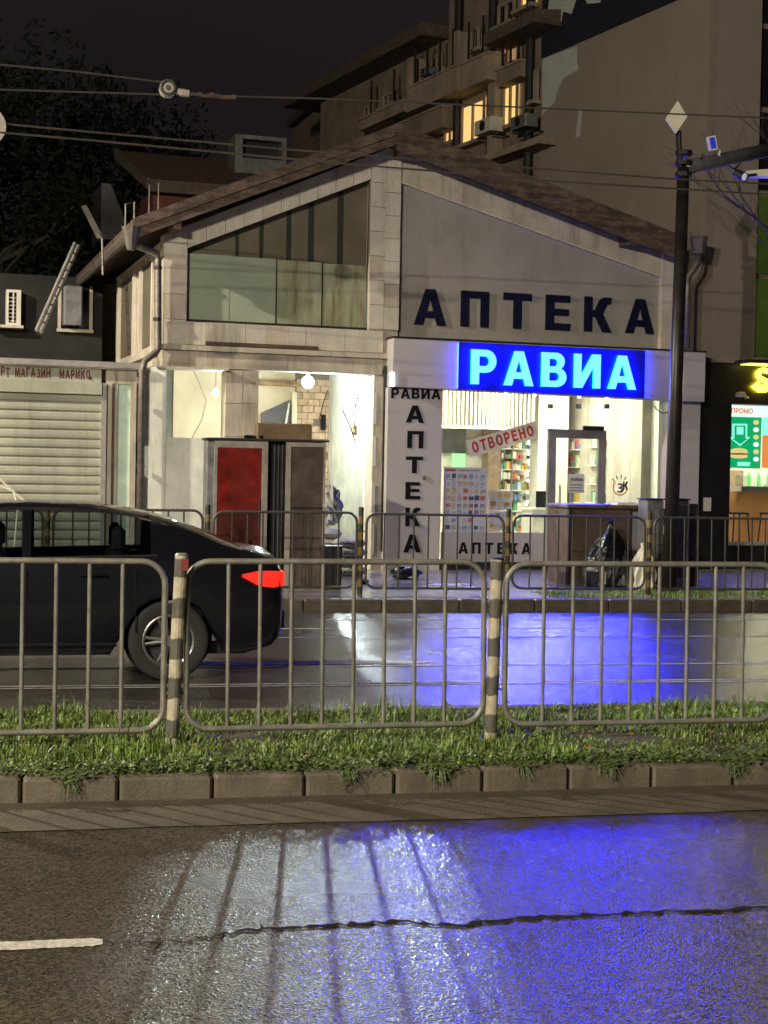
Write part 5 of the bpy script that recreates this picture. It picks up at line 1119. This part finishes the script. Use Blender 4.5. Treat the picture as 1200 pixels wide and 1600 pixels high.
# waste container with black bag and white sack in front
x0, x1, h = bx_world(886, 1011, 21.3, 789, .9); t = thing('waste_container', 'square brown rusty waste container near the shop door', 'container', (x0, 21.3, .15)); wv = x1-x0
MB().cbox(0, wv, 0, .9, .0, h-.05, .03).build('body', 'rust', t); MB().cbox(-.02, wv+.02, -.03, .93, h-.05, h, .02).build('lid', 'rust', t)
for q in ((0.01,.05),(wv*.78,wv*.80),(wv-.05,wv-.01)): MB().box(q[0], q[1], -.02, .0-.001, .03, h-.06).build('rib', 'darkmetal', t)
MB().box(wv*.805, wv-.052, -.012, -.001, .3, h-.1).build('pale_sheet', mat('pale_sheet', (.2,.19,.22), .5), t)
p = PY(966,790,21.3); MB().box(wv*.62, wv*.86, .0, .3, h+.001, h+.04).build('paper_pack', 'paper', t)
def bagmesh(pts, m, name, lab, cat, loc):       # tied bin liner: lathe with folds
    mb = MB(); n = 22; b = 0
    for i, (z, r, ox) in enumerate(pts):
        for k in range(n):
            q = 2*math.pi*k/n; f = 1+.12*math.sin(5*q+z*9)+.07*math.sin(9*q-z*14)+random.uniform(-.03,.03)
            mb.v.append((ox+r*f*math.cos(q), r*.8*f*math.sin(q), z))
    for i in range(len(pts)-1):
        for k in range(n): k2 = (k+1) % n; mb.f.append((i*n+k, i*n+k2, (i+1)*n+k2, (i+1)*n+k))
    mb.f.append(tuple(range(n-1,-1,-1))); mb.f.append(tuple((len(pts)-1)*n+k for k in range(n)))
    o = mb.build(name, m, None, smooth=False); o.location = loc; return tag(o, lab, cat)
p = PY(950,900,20.75)
bagmesh([(0,.28,0),(.06,.34,0),(.25,.36,0),(.45,.33,.0),(.6,.24,.02),(.75,.14,.03),(.86,.05,.03),(.92,.03,.03),(.97,.05,.03)], 'bag', 'rubbish_bag', 'tall tied black rubbish bag leaning against the brown container', 'rubbish bag', (p.x, 20.75, .15))
p = PY(997,900,20.7); bagmesh([(0,.17,0),(.05,.2,0),(.2,.2,0),(.38,.17,.0),(.5,.1,.02),(.6,.05,.03),(.66,.06,.03)], 'paper', 'waste_sack', 'dirty white sack between the black bag and the grey cabinet', 'sack', (p.x, 20.55, .15))
# grey cabinets beside the pole
x0, x1, h = bx_world(1009, 1036, 20.9, 781, .4); t = thing('utility_cabinet', 'grey weathered utility cabinet left of the street pole', 'utility cabinet', (x0, 20.9, .15)); wv = x1-x0
MB().cbox(0, wv, 0, .35, 0, h, .015).build('case', 'utility', t); MB().box(.015, wv-.015, -.012, -.001, .2, h-.05).build('door', 'utility', t); MB().box(-.015, wv+.015, -.02, .37, h, h+.02).build('cap', 'darkmetal', t)
x0, x1, h = bx_world(1034, 1052, 20.75, 795, .4); t = thing('junction_cabinet', 'low black junction cabinet with a white sticker at the pole foot', 'utility cabinet', (x0, 20.75, .15)); wv = x1-x0
MB().cbox(0, wv, 0, .3, 0, h, .015).build('case', 'darkmetal', t); a = PY(1037,835,20.74); b = PY(1048,820,20.74); MB().box(a.x-x0, min(b.x-x0, wv-.01), -.006, -.001, a.z-.15, b.z-.15).build('sticker', 'paper', t)
x0, x1, h = bx_world(1055, 1076, 20.8, 781, .4); t = thing('utility_cabinet', 'slim galvanised utility cabinet right of the street pole', 'utility cabinet', (x0, 20.8, .15)); wv = x1-x0
MB().cbox(0, wv, 0, .3, 0, h, .012).build('case', 'alu', t); MB().box(-.01, wv+.01, -.015, .31, h, h+.018).build('cap', 'darkmetal', t); MB().box(.02, wv-.02, -.01, -.001, .15, h-.08).build('door', 'utility', t)
x0, x1, h = bx_world(1075, 1091, 21.3, 787, .4); t = thing('brown_board', 'narrow brown rusty board standing right of the slim cabinet', 'board', (x0, 21.3, .15)); wv = x1-x0
MB().cbox(0, wv, 0, .08, 0, h, .01).build('plank', 'rust', t)
# white trestle by the shutter
a = PY(20,792,22.5); t = thing('folding_trestle', 'white folding metal trestle in front of the roller shutter', 'trestle', (a.x, 22.5, .15))
for pts in (((-60,690),(22,770)), ((22,770),(48,790)), ((22,770),(28,792)), ((0,760),(22,768)), ((28,792),(48,790)), ((48,790),(52,880)), ((28,792),(20,885))):
    MB().tube([PY(*q, 22.5)-Vector((a.x,22.5,.15)) for q in pts], .016, 6).build('tube', 'signwhite', t)
# ================================================================== CAR (heading left)
CYn = 12.5; Xr = PY(447, 920, CYn).x; CWD = .90
lw = [Xr-PY(264,1010,CYn).x, 0]; lw[1] = lw[0]+2.75
car = thing('car', 'black saloon car driving left with its red tail lamp lit', 'car', (Xr, CYn+CWD, 0), math.pi)
# local: x = distance from the rear bumper forwards (world -X), y: +y = towards the camera after the half turn, z up
ST = [0,.03,.1,.2,.34,.5,.6,.7,.8,.9,1.0,1.1,1.2,1.3,1.42,1.6,1.85,2.05,2.12,2.4,2.75,3.0,3.2,3.4,3.5,3.6,3.7,3.8,3.9,4.0,4.1,4.25,4.4,4.52,4.6]
def interp(x, t): return float(np.interp(x, [a for a, _ in t], [b for _, b in t]))
TOP = [(0,.86),(.03,.98),(.1,1.045),(.34,1.085),(.5,1.145),(.7,1.225),(.9,1.295),(1.1,1.345),(1.3,1.385),(1.6,1.415),(2.1,1.425),(2.4,1.41),(2.75,1.34),(3.2,1.12),(3.4,1.03),(3.6,.99),(4.1,.9),(4.4,.78),(4.6,.6)]
BELT = [(0,.80),(.03,.92),(.1,.99),(.34,1.02),(.9,1.02),(2.1,.985),(3.0,.95),(3.4,.95),(4.1,.84),(4.4,.72),(4.6,.55)]
WID = [(0,.70),(.03,.76),(.1,.82),(.34,.87),(.8,.90),(3.4,.90),(4.1,.86),(4.4,.76),(4.6,.6)]
RW = [(0,.62),(.1,.68),(.34,.70),(.9,.62),(1.3,.58),(2.1,.58),(2.75,.62),(3.4,.74),(4.1,.70),(4.6,.5)]
BOT = [(0,.38),(.1,.28),(.3,.22),(4.2,.2),(4.5,.24),(4.6,.34)]
def ring(x):
    zt_, zb_, w, rw, b = interp(x,TOP), interp(x,BELT), interp(x,WID), interp(x,RW), interp(x,BOT)
    arch = 0
    for c in lw:
        if abs(x-c) < .365: arch = max(arch, .315+math.sqrt(.365**2-(x-c)**2))
    z0 = max(b, arch); z1 = max(b+.1, z0+.015); z2 = max(.58, z1+.04); z2 = min(z2, zb_-.1); z3 = zb_-.07
    rw = min(rw, w*.93)
    zr = zt_-.045 if zt_-zb_ > .12 else zb_+(zt_-zb_)*.55
    return [(w*.955,z0),(w*.99,z1),(w*1.0,z2),(w*.985,z3),(w*.95,zb_),(rw,zr),(rw*.72,zt_-.008),(0,zt_+.012)]
RG = [ring(x) for x in ST]; NR = 8
body, gls = MB(), {}
def corner_pts(i, j, k, l_, sgn): 
    return [(ST[i], sgn*RG[i][k][0], RG[i][k][1]), (ST[j], sgn*RG[j][k][0], RG[j][k][1]), (ST[j], sgn*RG[j][l_][0], RG[j][l_][1]), (ST[i], sgn*RG[i][l_][0], RG[i][l_][1])]
winside = [('rear_quarter_window', 1.1, 1.2), ('rear_window', 1.2, 2.05), ('front_window', 2.12, 3.2)]
for sgn in (1, -1):
    for i in range(len(ST)-1):
        for k in range(NR-1):
            q = corner_pts(i, i+1, k, k+1, sgn); xm = (ST[i]+ST[i+1])/2; key = None
            if k == 4:
                for nm, a, b in winside:
                    if a-.001 <= ST[i] and ST[i+1] <= b+.001: key = (nm, sgn)
            if k >= 5 and .34 <= ST[i] and ST[i+1] <= 1.101: key = ('back_glass', 0)
            if k >= 5 and 2.75 <= ST[i] and ST[i+1] <= 3.401: key = ('windscreen', 0)
            tgt = body if key is None else gls.setdefault(key, MB())
            tgt.add(q, [(0,1,2,3) if sgn < 0 else (3,2,1,0)])
    for k in range(NR-1):
        for i, flip in ((0, False), (len(ST)-1, True)):
            pass
for i in range(len(ST)-1):      # floor
    a, b = RG[i][0], RG[i+1][0]; body.add([(ST[i],a[0],a[1]),(ST[i],-a[0],a[1]),(ST[i+1],-b[0],b[1]),(ST[i+1],b[0],b[1])], [(0,1,2,3)])
for i in (0, len(ST)-1):
    r = RG[i]; body.add([(ST[i],p[0],p[1]) for p in r]+[(ST[i],-p[0],p[1]) for p in r[-2::-1]], [tuple(range(2*NR-1))])
def weld(mb, name, m, par, smooth=True):
    o = mb.build(name, m, par); bm = bmesh.new(); bm.from_mesh(o.data); bmesh.ops.remove_doubles(bm, verts=bm.verts, dist=.0008); bmesh.ops.recalc_face_normals(bm, faces=bm.faces)
    for f in bm.faces: f.smooth = smooth
    bm.to_mesh(o.data); bm.free(); return o
bd = weld(body, 'body', 'carpaint', car); sm = bd.modifiers.new('edges', 'EDGE_SPLIT'); sm.split_angle = R_(38)
for (nm, s_), mb in gls.items(): weld(mb, nm, 'carglass', car)
# trims, pillars, handle
for sgn in (1, -1):
    MB().tube([(x, sgn*(interp(x,WID)*.955+.004), interp(x,BELT)+.004) for x in np.linspace(1.05,3.25,16)], .009, 6).build('window_trim', 'cartrim', car)
    MB().tube([(x, sgn*(min(interp(x,RW), interp(x,WID)*.93)+.006), interp(x,TOP)-.045) for x in np.linspace(.95,2.8,16)], .012, 6).build('roof_trim', 'taildark' if False else 'cartrim', car)
    MB().tube([(1.45, sgn*.905, .86),(1.50, sgn*.925, .865),(1.62, sgn*.925, .865),(1.67, sgn*.905, .86)], .013, 6).build('door_handle', 'carpaint', car)
    MB().tube([(2.55, sgn*.905, .85),(2.6, sgn*.925, .855),(2.72, sgn*.925, .855),(2.77, sgn*.905, .85)], .013, 6).build('door_handle', 'carpaint', car)
    for x in (1.22, 2.08, 3.12): MB().box(x-.004, x+.004, sgn*.9-.004, sgn*.9+.004, .4, .9).build('door_gap', 'black', car)
    MB().tube([(lw[0]+.42, sgn*.893, .30),(lw[1]-.42, sgn*.893, .29)], .02, 6).build('sill_trim', 'black', car)
    # tail lamp wrapping the corner
    mb = MB(); A_ = [(.005,.70),(.1,.835),(.22,.862),(.36,.882)]
    zt2, zb2 = [.885,.895,.895,.868], [.765,.76,.775,.85]
    for (xa, wa_), (xb, wb_), za1, zb1, za0, zb0 in zip(A_[:-1], A_[1:], zt2[:-1], zt2[1:], zb2[:-1], zb2[1:]):
        mb.add([(xa,sgn*(wa_+.012),za0),(xb,sgn*(wb_+.012),zb0),(xb,sgn*(wb_+.012),zb1),(xa,sgn*(wa_+.012),za1)], [(0,1,2,3)])
        mb.add([(xa,sgn*(wa_-.05),za0),(xb,sgn*(wb_-.05),zb0),(xb,sgn*(wb_+.012),zb0),(xa,sgn*(wa_+.012),za0)], [(0,1,2,3)]); mb.add([(xa,sgn*(wa_-.05),za1),(xb,sgn*(wb_-.05),zb1),(xb,sgn*(wb_+.012),zb1),(xa,sgn*(wa_+.012),za1)], [(0,1,2,3)])
    mb.box(-.012, .02, sgn*.45 if sgn > 0 else -.70, .70 if sgn > 0 else -.45, .765, .885)
    mb.build('tail_lamp', 'tail', car)
    MB().sphere((4.4, sgn*.62, .66), .12, 10, 6, (.9,1,.6)).build('headlight', 'glass', car)
    MB().sphere((3.05, sgn*1.0, 1.0), .1, 10, 6, (.8,1.1,.75)).build('wing_mirror', 'carpaint', car)
MB().box(-.03, .02, -.66, .66, .40, .56).build('rear_bumper', 'carpaint', car, bevel=.02)
MB().box(-.02, .01, -.26, .26, .66, .77).build('number_plate', 'signwhite', car)
MB().box(.3,.9,.62,.7,.2,.3).build('exhaust', 'darkmetal', car)
wheel = None
for c in lw:
    for sgn in (1, -1):
        w = MB()
        prof = [(.0,.20),(.012,.23),(.02,.29),(.012,.318),(.0,.325),(-.16,.325),(-.2,.3)]
        n = 36
        for i, (dy, r) in enumerate(prof):
            for k in range(n): q = 2*math.pi*k/n; w.v.append((c+r*math.cos(q), sgn*(.86+dy), .325+r*math.sin(q)))
        for i in range(len(prof)-1):
            for k in range(n): k2 = (k+1) % n; w.f.append((i*n+k, i*n+k2, (i+1)*n+k2, (i+1)*n+k))
        wh = w.build('wheel', 'tyre', car, smooth=True)
        r_ = MB().tube([(c,sgn*.80,.325),(c,sgn*.80,.325+.0001)], .01, 6)
        r_ = MB(); r_.tube([(c+.205*math.cos(q), sgn*.855, .325+.205*math.sin(q)) for q in np.linspace(0,2*math.pi,33)[:-1]], .016, 6, closed=True)
        r_.build('rim', 'rim', wh)
        MB().tube([(c,sgn*.74,.325),(c,sgn*.80,.325)], .20, 24).build('brake_disc', 'darkmetal', wh)
        for k in range(10):
            q = 2*math.pi*(k//2)/5+(.14 if k % 2 else -.14)
            MB().tube([(c+.05*math.cos(q), sgn*.865, .325+.05*math.sin(q)),(c+.2*math.cos(q), sgn*.852, .325+.2*math.sin(q))], [.017,.013], 6).build('spoke', 'rim', wh)
        MB().tube([(c,sgn*.84,.325),(c,sgn*.872,.325)], [.06,.045], 12).build('hub', 'rim', wh)
    for sgn in (1, -1): MB().tube([(c,sgn*.55,.36),(c,sgn*.70,.36)], .37, 24).build('wheel_housing', 'black', car)
for x, ys in ((2.35, (.38,-.38)), (1.35, (.38,-.38))):
    for y in ys:
        s_ = MB(); s_.cbox(x-.06, x+.08, y-.24, y+.24, .5, 1.02, .04); s_ = s_.build('seat', 'seat', car); MB().cbox(x-.06, x+.05, y-.12, y+.12, 1.05, 1.24, .04).build('headrest', 'seat', s_)
        MB().cbox(x+.08, x+.55, y-.25, y+.25, .42, .55, .04).build('seat_base', 'seat', car)
MB().cbox(3.1, 3.35, -.75, .75, .7, .97, .05).build('dashboard', 'seat', car)
# ================================================================== TREES
def leaf_crown(name, cx, cy, cz, rx, ry, rz, n, s, par, clumps=26):
    mb = MB(); cl = []
    for k in range(clumps):
        u = Vector((random.gauss(0,1), random.gauss(0,1), random.gauss(0,1))).normalized()*random.uniform(.35,1)
        cl.append((Vector((cx+u.x*rx, cy+u.y*ry, cz+u.z*rz)), random.uniform(.22,.42)))
    for k in range(n):
        c, r = random.choice(cl); u = Vector((random.gauss(0,1), random.gauss(0,1), random.gauss(0,1))).normalized()*random.random()**.45
        p = c+Vector((u.x*rx, u.y*ry, u.z*rz))*r; a = Vector((random.gauss(0,1), random.gauss(0,1), random.gauss(0,1))).normalized()*s*random.uniform(.6,1.3); b = a.orthogonal().normalized()*s*.5
        mb.add([p-a, p+b, p+a, p-b], [(0,1,2,3)])
    return tag(mb.build(name, 'leaf', par), kind='stuff')
def branchy(mb, p, d, L, r, depth, spread=.5):
    q = p+d*L; mid = p.lerp(q,.5)+Vector((random.uniform(-1,1), random.uniform(-1,1), random.uniform(-1,1)))*L*.06
    mb.tube([p, mid, q], [r, r*.85, r*.65], 5, caps=False)
    if depth == 0: return
    for k in range(random.choice((2,2,3))):
        nd = (d+Vector((random.uniform(-1,1), random.uniform(-1,1), random.uniform(-.6,.9)))*spread).normalized(); branchy(mb, q if k else mid, nd, L*random.uniform(.6,.85), r*.62, depth-1, spread)
TR = [(70,470,40,6,11.6,4.4,'dark bushy tree at the far left behind the kiosk'),(215,470,46,6,12.2,4.2,'dark tree behind the wire insulator'),(-60,480,37,6,11,4.2,'dark tree beyond the left edge behind the kiosk'),(330,400,52,6,11.2,3.6,'thin dark tree above the rear roof, left of the roof box')]
for px, py, Y, r, ht_, rz_, lab in TR:
    b = PY(px, 740, Y); t = thing('tree', lab, 'tree', (b.x, Y, -.03), 0, 'dark trees behind the kiosk')
    mb = MB(); mb.tube([(0,0,0),(.1,0,2),(0,.1,ht_*.6)], [.3,.24,.16], 8)
    for k in range(9): branchy(mb, Vector((0,0,random.uniform(2,ht_*.6))), Vector((random.uniform(-1,1),random.uniform(-1,1),random.uniform(.2,1))).normalized(), 1.5, .1, 2)
    mb.build('trunk', 'bark', t)
    leaf_crown('crown', 0, 0, ht_*.68, r*.62, r*.62, rz_*.95, 7000 if 'thin' not in lab else 1500, .13, t, 34)
b = PY(1235, 700, 23); t = thing('bare_tree', 'bare leafless tree at the right edge with fine twigs', 'tree', (b.x, 22.6, .15)); mb = MB()
mb.tube([(0,0,0),(.05,0,2.4),(-.03,0,4.9)], [.16,.12,.07], 8)
mb.build('trunk', 'bark', t); mb = MB()
for k in range(3): branchy(mb, Vector((0,0,4.0+.25*k)), Vector((random.uniform(-1,.3),random.uniform(-.5,.5),random.uniform(.7,1.4))).normalized(), 1.3, .025, 4, .55)
mb.build('branches', 'bark', t)
# ================================================================== STREET LAMPS (outside the frame; their light falls as in the photo)
def street_lamp(x, y, h, face, lab, W_, cutoff):
    t = thing('street_lamp', lab, 'street lamp', (x, y, .1), 0, 'street lamps along the road')
    MB().tube([(0,0,0),(0,0,h)], [.1,.06], 10).build('pole', 'pole', t, smooth=True); MB().tube([(0,0,h-.1),(0,face*.6,h+.15),(0,face*1.5,h+.2)], .04, 8).build('arm', 'pole', t, smooth=True)
    MB().cbox(-.15, .15, min(face*1.3,face*2.0), max(face*1.3,face*2.0), h+.16, h+.26, .03).build('head', 'polearm', t)
    MB().box(-.12, .12, min(face*1.4,face*1.95), max(face*1.4,face*1.95), h+.145, h+.159).build('lens', emis('street_lens', (1,.8,.5), 8), t)
    d = bpy.data.lights.new('street_lamp_light', 'SPOT' if cutoff else 'POINT'); d.energy = W_
    if cutoff: d.spot_size = R_(cutoff); d.spot_blend = .2
    d.color = (1,.89,.70); d.shadow_soft_size = .12
    o = bpy.data.objects.new('street_lamp_light', d); C.objects.link(o); o.location = (x, y+face*1.65, .1+h+.1)
street_lamp(-9.2, 21.6, 8.4, -1, 'street lamp on the far pavement left of the view', LAMP_W*1.35, 166)
street_lamp(-8.5, -1.5, 8.6, 1, 'street lamp on the near pavement left of the camera', LAMP_W*.95, 0)
street_lamp(-11, -11, 9.2, 1, 'street lamp farther back behind the camera', LAMP_W*1.75, 0)
